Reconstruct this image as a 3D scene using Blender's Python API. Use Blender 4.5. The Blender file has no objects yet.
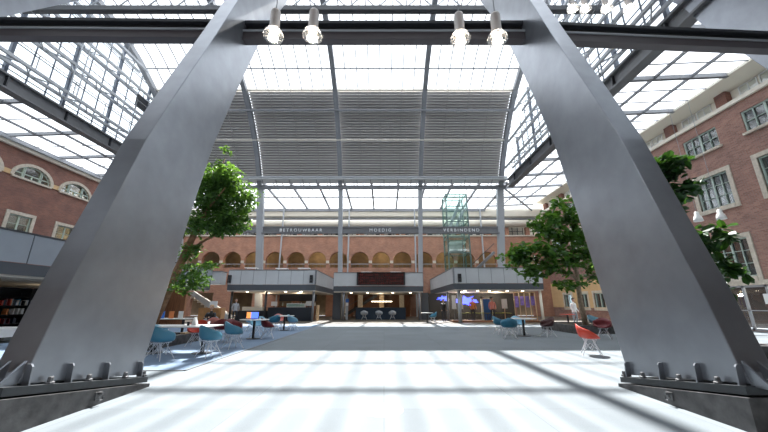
import bpy, bmesh, math, random
from mathutils import Vector, Matrix
R = random.Random(7)
sc = bpy.context.scene
col = sc.collection
PI = math.pi

# ------------------------------------------------------------------ materials
def mat(name, c, rough=.6, metal=0., noise=.0, nscale=4., bump=0., emit=None, es=1., spec=.5, stretch=None):
    m = bpy.data.materials.new(name); m.use_nodes = True
    nt = m.node_tree; b = nt.nodes['Principled BSDF']
    b.inputs['Base Color'].default_value = (*c, 1); b.inputs['Roughness'].default_value = rough
    b.inputs['Metallic'].default_value = metal
    b.inputs['Specular IOR Level'].default_value = spec
    if noise or bump:
        tc = nt.nodes.new('ShaderNodeTexCoord'); n = nt.nodes.new('ShaderNodeTexNoise')
        n.inputs['Scale'].default_value = nscale; n.inputs['Detail'].default_value = 6
        src = tc.outputs['Object']
        if stretch:
            mp = nt.nodes.new('ShaderNodeMapping'); mp.inputs['Scale'].default_value = stretch
            nt.links.new(src, mp.inputs['Vector']); src = mp.outputs[0]
        nt.links.new(src, n.inputs['Vector'])
        if noise:
            r = nt.nodes.new('ShaderNodeValToRGB')
            r.color_ramp.elements[0].position = .3; r.color_ramp.elements[1].position = .7
            r.color_ramp.elements[0].color = (*[x*(1-noise) for x in c], 1)
            r.color_ramp.elements[1].color = (*[min(1, x*(1+noise)) for x in c], 1)
            nt.links.new(n.outputs['Fac'], r.inputs['Fac']); nt.links.new(r.outputs['Color'], b.inputs['Base Color'])
        if bump:
            bp = nt.nodes.new('ShaderNodeBump'); bp.inputs['Strength'].default_value = bump
            bp.inputs['Distance'].default_value = .02
            nt.links.new(n.outputs['Fac'], bp.inputs['Height']); nt.links.new(bp.outputs[0], b.inputs['Normal'])
    if emit:
        b.inputs['Emission Color'].default_value = (*emit, 1); b.inputs['Emission Strength'].default_value = es
    return m

def brick_mat(name, c1, c2, mortar, w=.24, h=.07):
    m = bpy.data.materials.new(name); m.use_nodes = True; nt = m.node_tree; b = nt.nodes['Principled BSDF']
    g = nt.nodes.new('ShaderNodeNewGeometry'); s = nt.nodes.new('ShaderNodeSeparateXYZ'); nt.links.new(g.outputs['Position'], s.inputs[0])
    a = nt.nodes.new('ShaderNodeMath'); a.operation = 'ADD'; nt.links.new(s.outputs[0], a.inputs[0]); nt.links.new(s.outputs[1], a.inputs[1])
    cb = nt.nodes.new('ShaderNodeCombineXYZ'); nt.links.new(a.outputs[0], cb.inputs[0]); nt.links.new(s.outputs[2], cb.inputs[1])
    br = nt.nodes.new('ShaderNodeTexBrick'); nt.links.new(cb.outputs[0], br.inputs['Vector'])
    br.inputs['Scale'].default_value = 1; br.inputs['Brick Width'].default_value = w; br.inputs['Row Height'].default_value = h
    br.inputs['Mortar Size'].default_value = .008; br.inputs['Bias'].default_value = -.1
    br.inputs['Color1'].default_value = (*c1, 1); br.inputs['Color2'].default_value = (*c2, 1); br.inputs['Mortar'].default_value = (*mortar, 1)
    n = nt.nodes.new('ShaderNodeTexNoise'); n.inputs['Scale'].default_value = 1.2; n.inputs['Detail'].default_value = 8
    nt.links.new(g.outputs['Position'], n.inputs['Vector'])
    mx = nt.nodes.new('ShaderNodeMix'); mx.data_type = 'RGBA'; mx.blend_type = 'MULTIPLY'
    mx.inputs[0].default_value = .6
    r = nt.nodes.new('ShaderNodeValToRGB'); r.color_ramp.elements[0].position = .3; r.color_ramp.elements[1].position = .75
    r.color_ramp.elements[0].color = (.55, .55, .6, 1); r.color_ramp.elements[1].color = (1.1, 1.05, 1, 1)
    nt.links.new(n.outputs['Fac'], r.inputs['Fac'])
    nt.links.new(br.outputs['Color'], mx.inputs[6]); nt.links.new(r.outputs['Color'], mx.inputs[7])
    nt.links.new(mx.outputs[2], b.inputs['Base Color']); b.inputs['Roughness'].default_value = .9
    return m

def glass_mat(name, c=(.95, .97, .98), gloss=.06, rough=.02, haze=0.):
    m = bpy.data.materials.new(name); m.use_nodes = True; nt = m.node_tree; nt.nodes.clear()
    o = nt.nodes.new('ShaderNodeOutputMaterial'); t = nt.nodes.new('ShaderNodeBsdfTransparent'); t.inputs[0].default_value = (*c, 1)
    g = nt.nodes.new('ShaderNodeBsdfGlossy'); g.inputs['Roughness'].default_value = rough
    mx = nt.nodes.new('ShaderNodeMixShader'); mx.inputs[0].default_value = gloss
    nt.links.new(t.outputs[0], mx.inputs[1]); nt.links.new(g.outputs[0], mx.inputs[2])
    last = mx
    if haze:
        tr = nt.nodes.new('ShaderNodeBsdfTranslucent'); tr.inputs[0].default_value = (.95, .96, 1, 1)
        m2 = nt.nodes.new('ShaderNodeMixShader'); m2.inputs[0].default_value = haze
        nt.links.new(mx.outputs[0], m2.inputs[1]); nt.links.new(tr.outputs[0], m2.inputs[2]); last = m2
    nt.links.new(last.outputs[0], o.inputs[0])
    return m

def floor_mat(name, c, tile=1.0, var=.08, line=.75):
    m = bpy.data.materials.new(name); m.use_nodes = True; nt = m.node_tree; b = nt.nodes['Principled BSDF']
    g = nt.nodes.new('ShaderNodeNewGeometry')
    br = nt.nodes.new('ShaderNodeTexBrick'); nt.links.new(g.outputs['Position'], br.inputs['Vector'])
    br.offset = 0; br.inputs['Scale'].default_value = 1; br.inputs['Brick Width'].default_value = tile*1.6; br.inputs['Row Height'].default_value = tile
    br.inputs['Mortar Size'].default_value = .006; br.inputs['Mortar Smooth'].default_value = .3
    br.inputs['Color1'].default_value = (*[x*(1-var) for x in c], 1); br.inputs['Color2'].default_value = (*[x*(1+var) for x in c], 1)
    br.inputs['Mortar'].default_value = (*[x*line for x in c], 1)
    n = nt.nodes.new('ShaderNodeTexNoise'); n.inputs['Scale'].default_value = 60; n.inputs['Detail'].default_value = 4
    nt.links.new(g.outputs['Position'], n.inputs['Vector'])
    n2 = nt.nodes.new('ShaderNodeTexNoise'); n2.inputs['Scale'].default_value = .8; n2.inputs['Detail'].default_value = 5
    nt.links.new(g.outputs['Position'], n2.inputs['Vector'])
    ad = nt.nodes.new('ShaderNodeMath'); nt.links.new(n.outputs['Fac'], ad.inputs[0]); nt.links.new(n2.outputs['Fac'], ad.inputs[1])
    mr = nt.nodes.new('ShaderNodeMapRange'); mr.inputs[1].default_value = .6; mr.inputs[2].default_value = 1.4; mr.inputs[3].default_value = .85; mr.inputs[4].default_value = 1.12
    nt.links.new(ad.outputs[0], mr.inputs[0])
    mx = nt.nodes.new('ShaderNodeVectorMath'); mx.operation = 'SCALE'
    nt.links.new(br.outputs['Color'], mx.inputs[0]); nt.links.new(mr.outputs[0], mx.inputs['Scale'])
    nt.links.new(mx.outputs[0], b.inputs['Base Color']); b.inputs['Roughness'].default_value = .75
    b.inputs['Specular IOR Level'].default_value = .3
    return m

K = {}
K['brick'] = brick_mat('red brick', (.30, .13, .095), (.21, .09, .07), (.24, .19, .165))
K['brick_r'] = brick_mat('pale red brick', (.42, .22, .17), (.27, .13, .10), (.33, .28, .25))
K['brick_back'] = brick_mat('orange brick', (.46, .22, .14), (.36, .16, .10), (.38, .28, .22))
K['steel'] = mat('grey steel', (.155, .16, .17), .5, .0, .06, 3)
K['steel_mid'] = mat('mid grey steel', (.20, .21, .23), .5, 0, .05, 3)
K['steelblue'] = mat('blue grey steel', (.10, .12, .16), .5)
K['steel_light'] = mat('pale grey steel', (.36, .38, .41), .45)
K['steel_dark'] = mat('dark steel', (.035, .038, .045), .5)
K['leg'] = mat('leg grey paint', (.275, .29, .32), .34, .75, .10, 2.2, .08)
K['plate'] = mat('dark base plate', (.03, .035, .04), .5, 0, .2, 12)
K['plinth'] = mat('stone plinth', (.085, .083, .085), .7, 0, .4, 6, .3)
K['bolt'] = mat('bolt metal', (.16, .16, .165), .45, .6)
K['louvre'] = mat('louvre slat', (.50, .48, .47), .6)
K['louvre_back'] = mat('louvre backing', (.36, .35, .35), .8)
K['cream'] = mat('cream plaster', (.80, .75, .65), .7)
K['stone'] = mat('stone surround', (.56, .50, .42), .8, 0, .15, 8)
K['white'] = mat('white paint', (.85, .85, .84), .5)
K['green'] = mat('pale green frame', (.44, .53, .48), .5)
K['panel'] = mat('parapet panel', (.46, .48, .50), .5, 0, .04, 2)
K['panel_dark'] = mat('blue grey parapet panel', (.27, .30, .34), .5, 0, .04, 2)
K['slab'] = mat('slab edge', (.065, .075, .09), .55)
K['soffit'] = mat('soffit', (.55, .50, .44), .7)
K['glass'] = glass_mat('clear glass')
K['roofglass'] = glass_mat('roof glass', (.93, .95, .97), .03, .1, .12)
K['elev'] = glass_mat('green glass', (.80, .93, .89), .12)
K['dark'] = mat('dark interior', (.02, .02, .022), .8)
K['roomdark'] = mat('dim room', (.06, .045, .038), .85)
K['olive'] = mat('olive seat', (.30, .34, .06), .6)
K['ochre'] = mat('ochre render', (.62, .42, .22), .85, 0, .08, 3)
K['warm'] = mat('warm room wall', (.20, .14, .08), .8, 0, .2, 1.5)
K['wood'] = mat('brown wood', (.22, .09, .04), .5, 0, .3, 3, stretch=(6, 6, .5))
K['lightwood'] = mat('light wood', (.60, .42, .25), .5)
K['navy'] = mat('black counter', (.012, .018, .028), .5)
K['navyblue'] = mat('navy counter', (.015, .035, .065), .5)
K['blue'] = mat('blue shell', (.055, .20, .29), .35)
K['lblue'] = mat('pale blue shell', (.25, .50, .66), .35)
K['teal'] = mat('teal shell', (.03, .17, .27), .35)
K['red'] = mat('red shell', (.55, .055, .03), .35)
K['dred'] = mat('dark red shell', (.15, .012, .018), .4)
K['brown'] = mat('dark brown shell', (.06, .015, .015), .4)
K['pink'] = mat('faded red shell', (.62, .22, .19), .5)
K['wire'] = mat('white wire', (.75, .75, .78), .35, .2)
K['ttop'] = mat('table top', (.72, .72, .70), .35)
K['black'] = mat('black metal', (.012, .012, .014), .4)
K['bark'] = mat('bark', (.27, .155, .085), .9, 0, .35, 9, .6)
K['bark_pale'] = mat('pale bark', (.38, .30, .22), .9, 0, .3, 9, .5)
K['soil'] = mat('soil', (.05, .035, .025), .95)
K['bulb'] = mat('glowing bulb', (1, .9, .75), .5, emit=(1, .82, .60), es=14)
K['glowhot'] = mat('hot bulb', (1, .95, .85), .5, emit=(1, .9, .75), es=40)
K['lampglass'] = glass_mat('lamp glass', (.85, .82, .78), .30, .15, .15)
K['down'] = mat('downlight', (1, .9, .7), .5, emit=(1, .85, .6), es=8)
K['screenb'] = mat('blue stage light', (.02, .03, .3), .5, emit=(.06, .09, 1), es=2.2)
K['violet'] = mat('violet banner', (.26, .18, .55), .7, 0, .5, 2.5)
K['skin'] = mat('skin', (.60, .36, .26), .6)
K['hairb'] = mat('fair hair', (.45, .30, .17), .8)
K['haird'] = mat('dark hair', (.05, .03, .02), .8)
K['orange'] = mat('orange', (.75, .25, .08), .6)
K['paper'] = mat('paper', (.8, .8, .8), .7)
K['pblue'] = mat('poster blue', (.05, .18, .6), .5)
K['letters'] = mat('white letters', (.85, .87, .9), .5)
K['carpet'] = floor_mat('pale blue carpet', (.155, .215, .30), 1.2, .05, .8)
K['floor'] = floor_mat('grey floor tiles', (.172, .196, .214), 1.2, .06, .68)
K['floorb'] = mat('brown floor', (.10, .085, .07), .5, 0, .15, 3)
K['strip'] = mat('pale sun line and cover', (.6, .6, .58), .6)  # pale tone for the painted sunlit line and the round cover

def leaf_mat(name, c1, c2, tr, tf=.35):
    m = bpy.data.materials.new(name); m.use_nodes = True; nt = m.node_tree; b = nt.nodes['Principled BSDF']
    g = nt.nodes.new('ShaderNodeNewGeometry'); r = nt.nodes.new('ShaderNodeValToRGB')
    r.color_ramp.elements[0].color = (*c1, 1); r.color_ramp.elements[1].color = (*c2, 1)
    nt.links.new(g.outputs['Random Per Island'], r.inputs['Fac']); nt.links.new(r.outputs['Color'], b.inputs['Base Color'])
    b.inputs['Roughness'].default_value = .4
    t = nt.nodes.new('ShaderNodeBsdfTranslucent'); t.inputs[0].default_value = (*tr, 1)
    mx = nt.nodes.new('ShaderNodeMixShader'); mx.inputs[0].default_value = tf
    nt.links.new(b.outputs[0], mx.inputs[1]); nt.links.new(t.outputs[0], mx.inputs[2])
    nt.links.new(mx.outputs[0], nt.nodes['Material Output'].inputs[0])
    return m
K['leafL'] = leaf_mat('small leaves', (.02, .07, .02), (.07, .15, .035), (.22, .42, .05))
K['leafR2'] = leaf_mat('glossy fig leaves', (.006, .03, .010), (.02, .075, .016), (.10, .26, .02), .15)
K['leafR'] = leaf_mat('large leaves', (.012, .05, .015), (.05, .13, .028), (.24, .50, .05), .3)

# ------------------------------------------------------------------ mesh builder
class MB:
    def __init__(s): s.v = []; s.f = []; s.mi = []; s.cur = 0
    def add(s, vs, fs):
        o = len(s.v); s.v += [tuple(p) for p in vs]; s.f += [tuple(i+o for i in f) for f in fs]; s.mi += [s.cur]*len(fs); return s
    def box(s, a, b):
        x0, y0, z0 = [min(p, q) for p, q in zip(a, b)]; x1, y1, z1 = [max(p, q) for p, q in zip(a, b)]
        return s.add([(x0,y0,z0),(x1,y0,z0),(x1,y1,z0),(x0,y1,z0),(x0,y0,z1),(x1,y0,z1),(x1,y1,z1),(x0,y1,z1)],
                     [(0,3,2,1),(4,5,6,7),(0,1,5,4),(1,2,6,5),(2,3,7,6),(3,0,4,7)])
    def bar(s, p, q, w, h, up=(0, 0, 1)):
        p = Vector(p); q = Vector(q); d = (q-p).normalized(); u = Vector(up)
        if abs(d.dot(u)) > .98: u = Vector((0, 1, 0))
        sd = d.cross(u).normalized(); u = sd.cross(d).normalized()
        c = [(-1,-1),(1,-1),(1,1),(-1,1)]
        vs = [p+sd*a*w/2+u*b*h/2 for a, b in c]+[q+sd*a*w/2+u*b*h/2 for a, b in c]
        return s.add(vs, [(3,2,1,0),(4,5,6,7),(0,1,5,4),(1,2,6,5),(2,3,7,6),(3,0,4,7)])
    def tube(s, pts, r, n=8):
        pts = [Vector(p) for p in pts]; rs = r if isinstance(r, (list, tuple)) else [r]*len(pts); vs = []; fs = []
        for i, p in enumerate(pts):
            d = (pts[min(i+1, len(pts)-1)]-pts[max(i-1, 0)]).normalized()
            a = Vector((0, 0, 1)) if abs(d.z) < .9 else Vector((1, 0, 0))
            x = d.cross(a).normalized(); y = d.cross(x)
            vs += [p+(x*math.cos(2*PI*k/n)+y*math.sin(2*PI*k/n))*rs[i] for k in range(n)]
        for i in range(len(pts)-1):
            for k in range(n):
                a, b = i*n+k, i*n+(k+1) % n; fs.append((a, b, b+n, a+n))
        fs.append(tuple(range(n))); fs.append(tuple(range((len(pts)-1)*n, len(pts)*n)))
        return s.add(vs, fs)
    def lathe(s, prof, n=20, c=(0, 0, 0), cap=True):
        vs = []; fs = []; m = len(prof)
        for r, z in prof:
            vs += [(c[0]+r*math.cos(2*PI*k/n), c[1]+r*math.sin(2*PI*k/n), c[2]+z) for k in range(n)]
        for i in range(m-1):
            for k in range(n):
                a, b = i*n+k, i*n+(k+1) % n; fs.append((a, b, b+n, a+n))
        if cap: fs += [tuple(range(n)), tuple(range((m-1)*n, m*n))]
        return s.add(vs, fs)
    def prism(s, poly, axis, t0, t1):
        """poly in the plane across axis; axis 'x': (y,z), 'y': (x,z), 'z': (x,y)"""
        def p3(a, t): return (t, a[0], a[1]) if axis == 'x' else ((a[0], t, a[1]) if axis == 'y' else (a[0], a[1], t))
        n = len(poly); vs = [p3(a, t0) for a in poly]+[p3(a, t1) for a in poly]
        fs = [tuple(range(n)), tuple(range(2*n-1, n-1, -1))]+[(i, i+n, (i+1) % n+n, (i+1) % n) for i in range(n)]
        return s.add(vs, fs)
    def ball(s, c, r, n=10, m=6):
        rr = r if isinstance(r, (tuple, list)) else (r, r, r)
        vs = []; fs = []
        for i in range(m+1):
            t = PI*i/m
            for k in range(n):
                vs.append((c[0]+rr[0]*math.sin(t)*math.cos(2*PI*k/n), c[1]+rr[1]*math.sin(t)*math.sin(2*PI*k/n), c[2]+rr[2]*math.cos(t)))
        for i in range(m):
            for k in range(n):
                a, b = i*n+k, i*n+(k+1) % n; fs.append((a, b, b+n, a+n))
        return s.add(vs, fs)
    def build(s, name, mt, parent=None, smooth=False, fix=True):
        if parent is not None:
            o = Vector((0, 0, 0)); q = parent
            while q is not None: o += q.location; q = q.parent
        else:
            xs, ys, zs = zip(*s.v)
            o = Vector(((min(xs)+max(xs))/2, (min(ys)+max(ys))/2, min(zs)))
        me = bpy.data.meshes.new(name)
        me.from_pydata([tuple(Vector(p)-o) for p in s.v], [], s.f)
        if isinstance(mt, (list, tuple)):
            for m in mt: me.materials.append(K[m])
            for p, i in zip(me.polygons, s.mi): p.material_index = i
        else: me.materials.append(K[mt])
        if fix:
            bm = bmesh.new(); bm.from_mesh(me); bmesh.ops.recalc_face_normals(bm, faces=bm.faces); bm.to_mesh(me); bm.free()
        if smooth:
            for p in me.polygons: p.use_smooth = True
        ob = bpy.data.objects.new(name, me); col.objects.link(ob)
        if parent is not None: ob.parent = parent
        else: ob.location = o
        return ob

def tag(o, label, cat, group=None, kind=None):
    o['label'] = label; o['category'] = cat
    if group: o['group'] = group
    if kind: o['kind'] = kind
    return o
def struct(o): o['kind'] = 'structure'; return o
def thing(name, label, cat, loc=(0, 0, 0), group=None, rz=0):
    o = bpy.data.objects.new(name, None); o.empty_display_size = .1; col.objects.link(o); o.location = loc; o.rotation_euler = (0, 0, rz)
    return tag(o, label, cat, group)
def kids(o): return [c for c in bpy.data.objects if c.parent == o]
def copy_tree(o, parent=None):
    c = o.copy(); col.objects.link(c)
    if parent is not None: c.parent = parent
    for ch in CH.get(o.name) or CH.setdefault(o.name, kids(o)): copy_tree(ch, c)
    return c
CH = {}
def place(proto, used, loc, rz, label, group, scale=1):
    o = copy_tree(proto) if used else proto
    o.location = loc; o.rotation_euler = (0, 0, rz); o['label'] = label
    if scale != 1: o.scale = (scale,)*3
    if group: o['group'] = group
    return o

def holed(outer, holes, axis, t0, t1, mt, name):
    """wall slab with openings. polygons in (u,z); axis 'y' -> u is x, wall across y in t0..t1; 'x' -> u is y"""
    cu = bpy.data.curves.new('tmp', 'CURVE'); cu.dimensions = '2D'; cu.fill_mode = 'BOTH'; cu.extrude = abs(t1-t0)/2
    for poly in [outer]+holes:
        sp = cu.splines.new('POLY'); sp.points.add(len(poly)-1); sp.use_cyclic_u = True
        for p, a in zip(sp.points, poly): p.co = (a[0], a[1], 0, 1)
    ob = bpy.data.objects.new('tmp', cu); col.objects.link(ob)
    dg = bpy.context.evaluated_depsgraph_get(); me = bpy.data.meshes.new_from_object(ob.evaluated_get(dg))
    bpy.data.objects.remove(ob)
    tm = (t0+t1)/2; me.name = name; me.materials.clear(); me.materials.append(K[mt])
    for v in me.vertices:
        u, z, t = v.co; v.co = (u, tm+t, z) if axis == 'y' else (tm+t, u, z)
    xs = [v.co.x for v in me.vertices]; ys = [v.co.y for v in me.vertices]; zs = [v.co.z for v in me.vertices]
    c = Vector(((min(xs)+max(xs))/2, (min(ys)+max(ys))/2, min(zs)))
    for v in me.vertices: v.co -= c
    bm = bmesh.new(); bm.from_mesh(me); bmesh.ops.recalc_face_normals(bm, faces=bm.faces); bm.to_mesh(me); bm.free()
    o = bpy.data.objects.new(name, me); o.location = c; col.objects.link(o); return o
def rect(u0, u1, z0, z1): return [(u0, z0), (u1, z0), (u1, z1), (u0, z1)]
def arch(c, r, z0, zs, h=None, n=12):
    h = r if h is None else h
    return [(c-r, z0), (c+r, z0)]+[(c+r*math.cos(PI*k/n), zs+h*math.sin(PI*k/n)) for k in range(n+1)][(0 if zs > z0 else 1):(None if zs > z0 else -1)]

# ------------------------------------------------------------------ dimensions (metres)
XL, XR, YB, YR = -26.0, 19.2, 37.6, -6.5      # brick walls: left, right, back, rear
GL, GR = -20.0, 12.2                          # glazed gable planes of the hall
YC = 29.4                                     # column line
RIBX = [-20.0, -12.1, -4.25, 3.55, 11.4]
PROF = [(29.4, 12.5), (28.9, 13.6), (28.1, 15.0), (27.1, 16.35), (25.7, 17.9), (24.0, 19.4), (21.9, 20.6), (19.5, 21.5), (16.5, 22.1), (13, 22.35), (9.5, 22.2), (5.5, 21.5), (1.5, 20.0), (-1.8, 17.5), (-4.4, 14.5), (-5.4, 12.5)]
def prof_at(s0, s1, n):
    """points along the vault profile by arc length fraction"""
    L = [0]
    for a, b in zip(PROF, PROF[1:]): L.append(L[-1]+math.dist(a, b))
    out = []
    for i in range(n+1):
        t = (s0+(s1-s0)*i/n)*L[-1]
        for j in range(len(PROF)-1):
            if t <= L[j+1]+1e-6:
                f = (t-L[j])/(L[j+1]-L[j]); a, b = PROF[j], PROF[j+1]
                out.append((a[0]+(b[0]-a[0])*f, a[1]+(b[1]-a[1])*f)); break
    return out
def arclen(k):
    L = 0; T = 0
    for i, (a, b) in enumerate(zip(PROF, PROF[1:])):
        d = math.dist(a, b); T += d
        if i < k: L += d
    return L/T
SL = arclen(5)      # louvre top, as a fraction of the profile
SR = arclen(12)     # start of the closed rear vault

# ------------------------------------------------------------------ floor
struct(MB().box((XL-.4, YR-.4, -.2), (XR+.4, 23.1, 0)).build('floor', 'floor'))
struct(MB().box((XL-.4, 23.5, -.2), (XR+.4, YB+3, 0)).build('floor_far', 'floorb'))
struct(MB().box((XL-.4, 23.1, -.2), (XR+.4, 23.5, .004)).build('trim_1', 'strip'))  # thin line of sun on the floor, painted as a pale strip
cp = MB().box((-13.5, 7.35, 0), (-4.2, 23.1, .012)).build('carpet', 'carpet')
tag(cp, 'pale blue carpet under the tables left of the open floor', 'carpet')
m = MB(); m.box((-4.2, 7.3, 0), (-4.15, 23.1, .014)); m.box((-13.5, 7.3, 0), (-4.15, 7.35, .014))
struct(m.build('trim_2', 'steel'))
tag(MB().lathe([(.28, .001), (.27, .006), (.01, .006)], 24, (-.02, 4.75, 0)).build('floor_cover', 'strip'), 'small round cover set in the sunlit floor', 'floor cover')

# ------------------------------------------------------------------ back wall with arches
AX = [-.35+2.5*k for k in range(-10, 8)]
holes = [arch(x, 1.06, 5.45, 6.25) for x in AX]
# ground floor openings
GD = [(-22, -19.5), (-17.5, -15), (-12, -10.5), (-9.6, -6.6), (-5.55, -4.35), (-3.4, 3.0), (4.2, 5.2), (5.9, 11.4), (12.5, 14), (15, 17)]
holes += [rect(a, b, .02, 2.6) for a, b in GD]
struct(holed(rect(XL, XR, 0, 9.15), holes, 'y', YB, YB+.45, 'brick_back', 'wall_back'))
# room behind the arches
m = MB(); m.box((XL, YB+3.4, 0), (XR, YB+3.6, 9.2)); m.box((XL, YB+.45, 4.9), (XR, YB+3.4, 5.1)); m.box((XL, YB+.45, 7.9), (XR, YB+3.4, 8.1))
struct(m.build('wall_gallery', 'warm'))
struct(MB().box((XL, YB+.46, 7.84), (XR, YB+3.4, 7.9)).build('ceiling_gallery', 'cream'))
m = MB()
for a in AX:
    m.box((a-1.35, YB+.45, 5.1), (a-1.15, YB+.9, 7.9))
struct(m.build('trim_3', 'warm'))
# capitals between arches
for i, x in enumerate(AX):
    o = MB().box((x+1.06, YB-.06, 5.95), (x+1.44, YB+.02, 6.25)).build('trim_%d' % (10+i), 'stone'); struct(o)
# gallery lamps
for i, x in enumerate(AX):
    if -20 < x < 16:
        t = tag(MB().lathe([(.16, 0), (.2, .05), (.12, .12)], 12, (x+.3, YB+1.7, 7.72)).build('ceiling_lamp', 'down'), 'small warm ceiling lamp inside the brick arches of the gallery', 'lamp', 'gallery ceiling lamps')
for x in (-16, -8, 0, 8, 15):
    l = bpy.data.lights.new('gallery_light', 'POINT'); l.energy = 30; l.color = (1, .82, .55); l.shadow_soft_size = .5
    o = bpy.data.objects.new('gallery_light', l); o.location = (x, YB+2.0, 7.2); col.objects.link(o)
# railing in the arches
for i, x in enumerate(AX):
    r = thing('arch_railing', 'low dark railing with rail across a gallery arch', 'railing', (x, YB-.1, 5.4), 'railings in the gallery arches')
    MB().bar((x-1.05, YB-.05, 5.85), (x+1.05, YB-.05, 5.85), .05, .06).build('rail', 'steel_light', r)
    for k in range(5): MB().bar((x-.9+k*.45, YB-.05, 5.42), (x-.9+k*.45, YB-.05, 5.83), .025, .025).build('baluster', 'steel', r)
# string course and upper gallery on the back wall
struct(MB().box((XL, YB-.12, 9.15), (XR, YB+1.6, 9.3)).build('trim_4', 'stone'))
struct(MB().box((XL, YB+1.6, 9.3), (XR, YB+1.8, 12.6)).build('wall_upper', 'cream'))
m = MB()
x = XL+.6; i = 0
while x < XR-1:
    m.box((x, YB+.05, 9.3), (x+.45, YB+.5, 10.3)); x += 2.5
struct(m.build('trim_5', 'brick_back'))
m = MB()
m.prism([(YB-.5, 12.45), (YB-.5, 12.2), (YB-.3, 11.6), (YB, 11.45), (YB+1.7, 11.45), (YB+1.7, 12.45)], 'x', XL, XR)
struct(m.build('trim_6', 'cream'))
m = MB(); m.tube([(XL, YB-.1, 10.75), (XR, YB-.1, 10.75)], .42, 14)
struct(m.build('trim_7', 'cream', smooth=True))
m = MB(); m.box((XL, YB-.3, 11.2), (XR, YB+1.7, 11.3))
struct(m.build('trim_8', 'steel_mid'))
struct(MB().box((GL, YB-.62, 12.12), (GR, YB-.5, 12.42)).build('trim_9', 'steel_mid'))
for i in range(18):
    x = XL+1.85+i*2.5
    w = bpy.data.objects.new('window_%d' % (100+i), None); w.location = (x, YB+.3, 9.3); col.objects.link(w); w['kind'] = 'structure'
    f = MB()
    for dx in (-.95, -.32, .32, .95): f.box((x+dx-.03, YB+.25, 9.3), (x+dx+.03, YB+.32, 10.3))
    f.box((x-1, YB+.25, 9.8), (x+1, YB+.32, 9.85)); f.build('window_frame', 'steel_dark', w)
    MB().box((x-.98, YB+.27, 9.32), (x+.98, YB+.29, 10.3)).build('pane', 'glass', w)
# things behind the upper windows
cols = ['orange', 'white', 'steel_dark', 'lightwood', 'paper', 'dred', 'teal']
for i in range(26):
    x = -17+i*1.25+R.uniform(-.2, .2); c = ['dark', 'paper', 'steel_dark', 'orange', 'dark', 'white'][R.randrange(6)]
    w = R.uniform(.3, .55)
    b = MB(); b.box((x-w/2, YB+.75, 9.3), (x+w/2, YB+1.1, 9.35+R.uniform(.25, .55)))
    b.box((x-w/2+.04, YB+.73, 9.34), (x+w/2-.04, YB+.745, 9.5))
    tag(b.build('storage_box', c), '%s box standing on the open gallery above the brick arches' % {'dark': 'black', 'paper': 'white', 'steel_dark': 'dark grey', 'orange': 'orange', 'white': 'white'}[c], 'box', 'boxes along the upper gallery')

# ------------------------------------------------------------------ generic wall window
WN = [0]
def wall_window(axis, wx, face, c, z0, z1, w, frame='green', surround=True, cols_=4, rows=3, sill=True, arched=False, hh=1.0):
    """axis 'x': wall at x=wx, face=+1/-1 the way the room lies; c centre along y"""
    WN[0] += 1
    def P(u, t, z): return (wx+face*t, u, z) if axis == 'x' else (u, wx+face*t, z)
    e = bpy.data.objects.new('window_%d' % WN[0], None); e.location = P(c, 0, z0); col.objects.link(e); e['kind'] = 'structure'
    def bx(m, u0, u1, t0, t1, za, zb): m.box(P(u0, t0, za), P(u1, t1, zb))
    h = w/2
    if arched:
        n = 14; pts = [(c+h*math.cos(PI*k/n), z0+hh*math.sin(PI*k/n)) for k in range(n+1)]
        outer = [(c+(h+.22)*math.cos(PI*k/n), z0+(hh+.2)*math.sin(PI*k/n)) for k in range(n+1)]
        m = MB()
        for k in range(n):
            a, b, d, g = pts[k], pts[k+1], outer[k+1], outer[k]
            m.prism([a, b, d, g], axis, *sorted((wx+face*-.1, wx+face*.1)))
        m.build('surround', 'stone', e)
        m = MB(); bx(m, c-h-.1, c+h+.1, -.1, .12, z0-.12, z0); m.build('sill', 'stone', e)
        m = MB()
        for f in (-.5, -.42, .42, .5):
            u = c+h*f; zz = z0+hh*math.sqrt(1-f*f); bx(m, u-.035, u+.035, -.12, -.05, z0, zz-.02)
        bx(m, c-h*.98, c+h*.98, -.12, -.05, z0+.3, z0+.37); bx(m, c-h*.98, c+h*.98, -.12, -.05, z0, z0+.07)
        bx(m, c-.03, c+.03, -.12, -.05, z0, z0+.3)
        for k in range(n):
            m.bar(P(pts[k][0], -.08, pts[k][1]-.03), P(pts[k+1][0], -.08, pts[k+1][1]-.03), .07, .07)
        m.build('muntins', frame, e)
        poly = [(a[0], a[1]) for a in pts]
        MB().prism(poly, axis, *sorted((wx+face*-.16, wx+face*-.15))).build('pane', 'winglass', e)
        return e
    if surround:
        m = MB(); q = .22
        bx(m, c-h-q, c-h, -.05, .06, z0-q, z1+q); bx(m, c+h, c+h+q, -.05, .06, z0-q, z1+q)
        bx(m, c-h, c+h, -.05, .06, z1, z1+q); bx(m, c-h, c+h, -.05, .1, z0-q, z0); m.build('surround', 'stone', e)
    elif sill:
        m = MB(); bx(m, c-h-.1, c+h+.1, -.1, .12, z0-.12, z0); m.build('sill', 'stone', e)
    m = MB(); g = .07
    bx(m, c-h, c-h+g, -.14, -.06, z0, z1); bx(m, c+h-g, c+h, -.14, -.06, z0, z1); bx(m, c-h+g, c+h-g, -.14, -.06, z0, z0+g); bx(m, c-h+g, c+h-g, -.14, -.06, z1-g, z1)
    m.build('window_frame', frame, e)
    m = MB()
    for k in range(1, cols_):
        u = c-h+w*k/cols_; t = .035 if k != cols_//2 else .09; bx(m, u-t/2, u+t/2, -.13, -.07, z0+g, z1-g)
    for k in range(1, rows):
        z = z0+(z1-z0)*k/rows; bx(m, c-h+g, c+h-g, -.125, -.075, z-.014, z+.014)
    m.build('muntins', frame, e)
    m = MB(); bx(m, c-h+.01, c+h-.01, -.16, -.15, z0+.01, z1-.01); m.build('pane', 'winglass', e)
    return e
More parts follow.
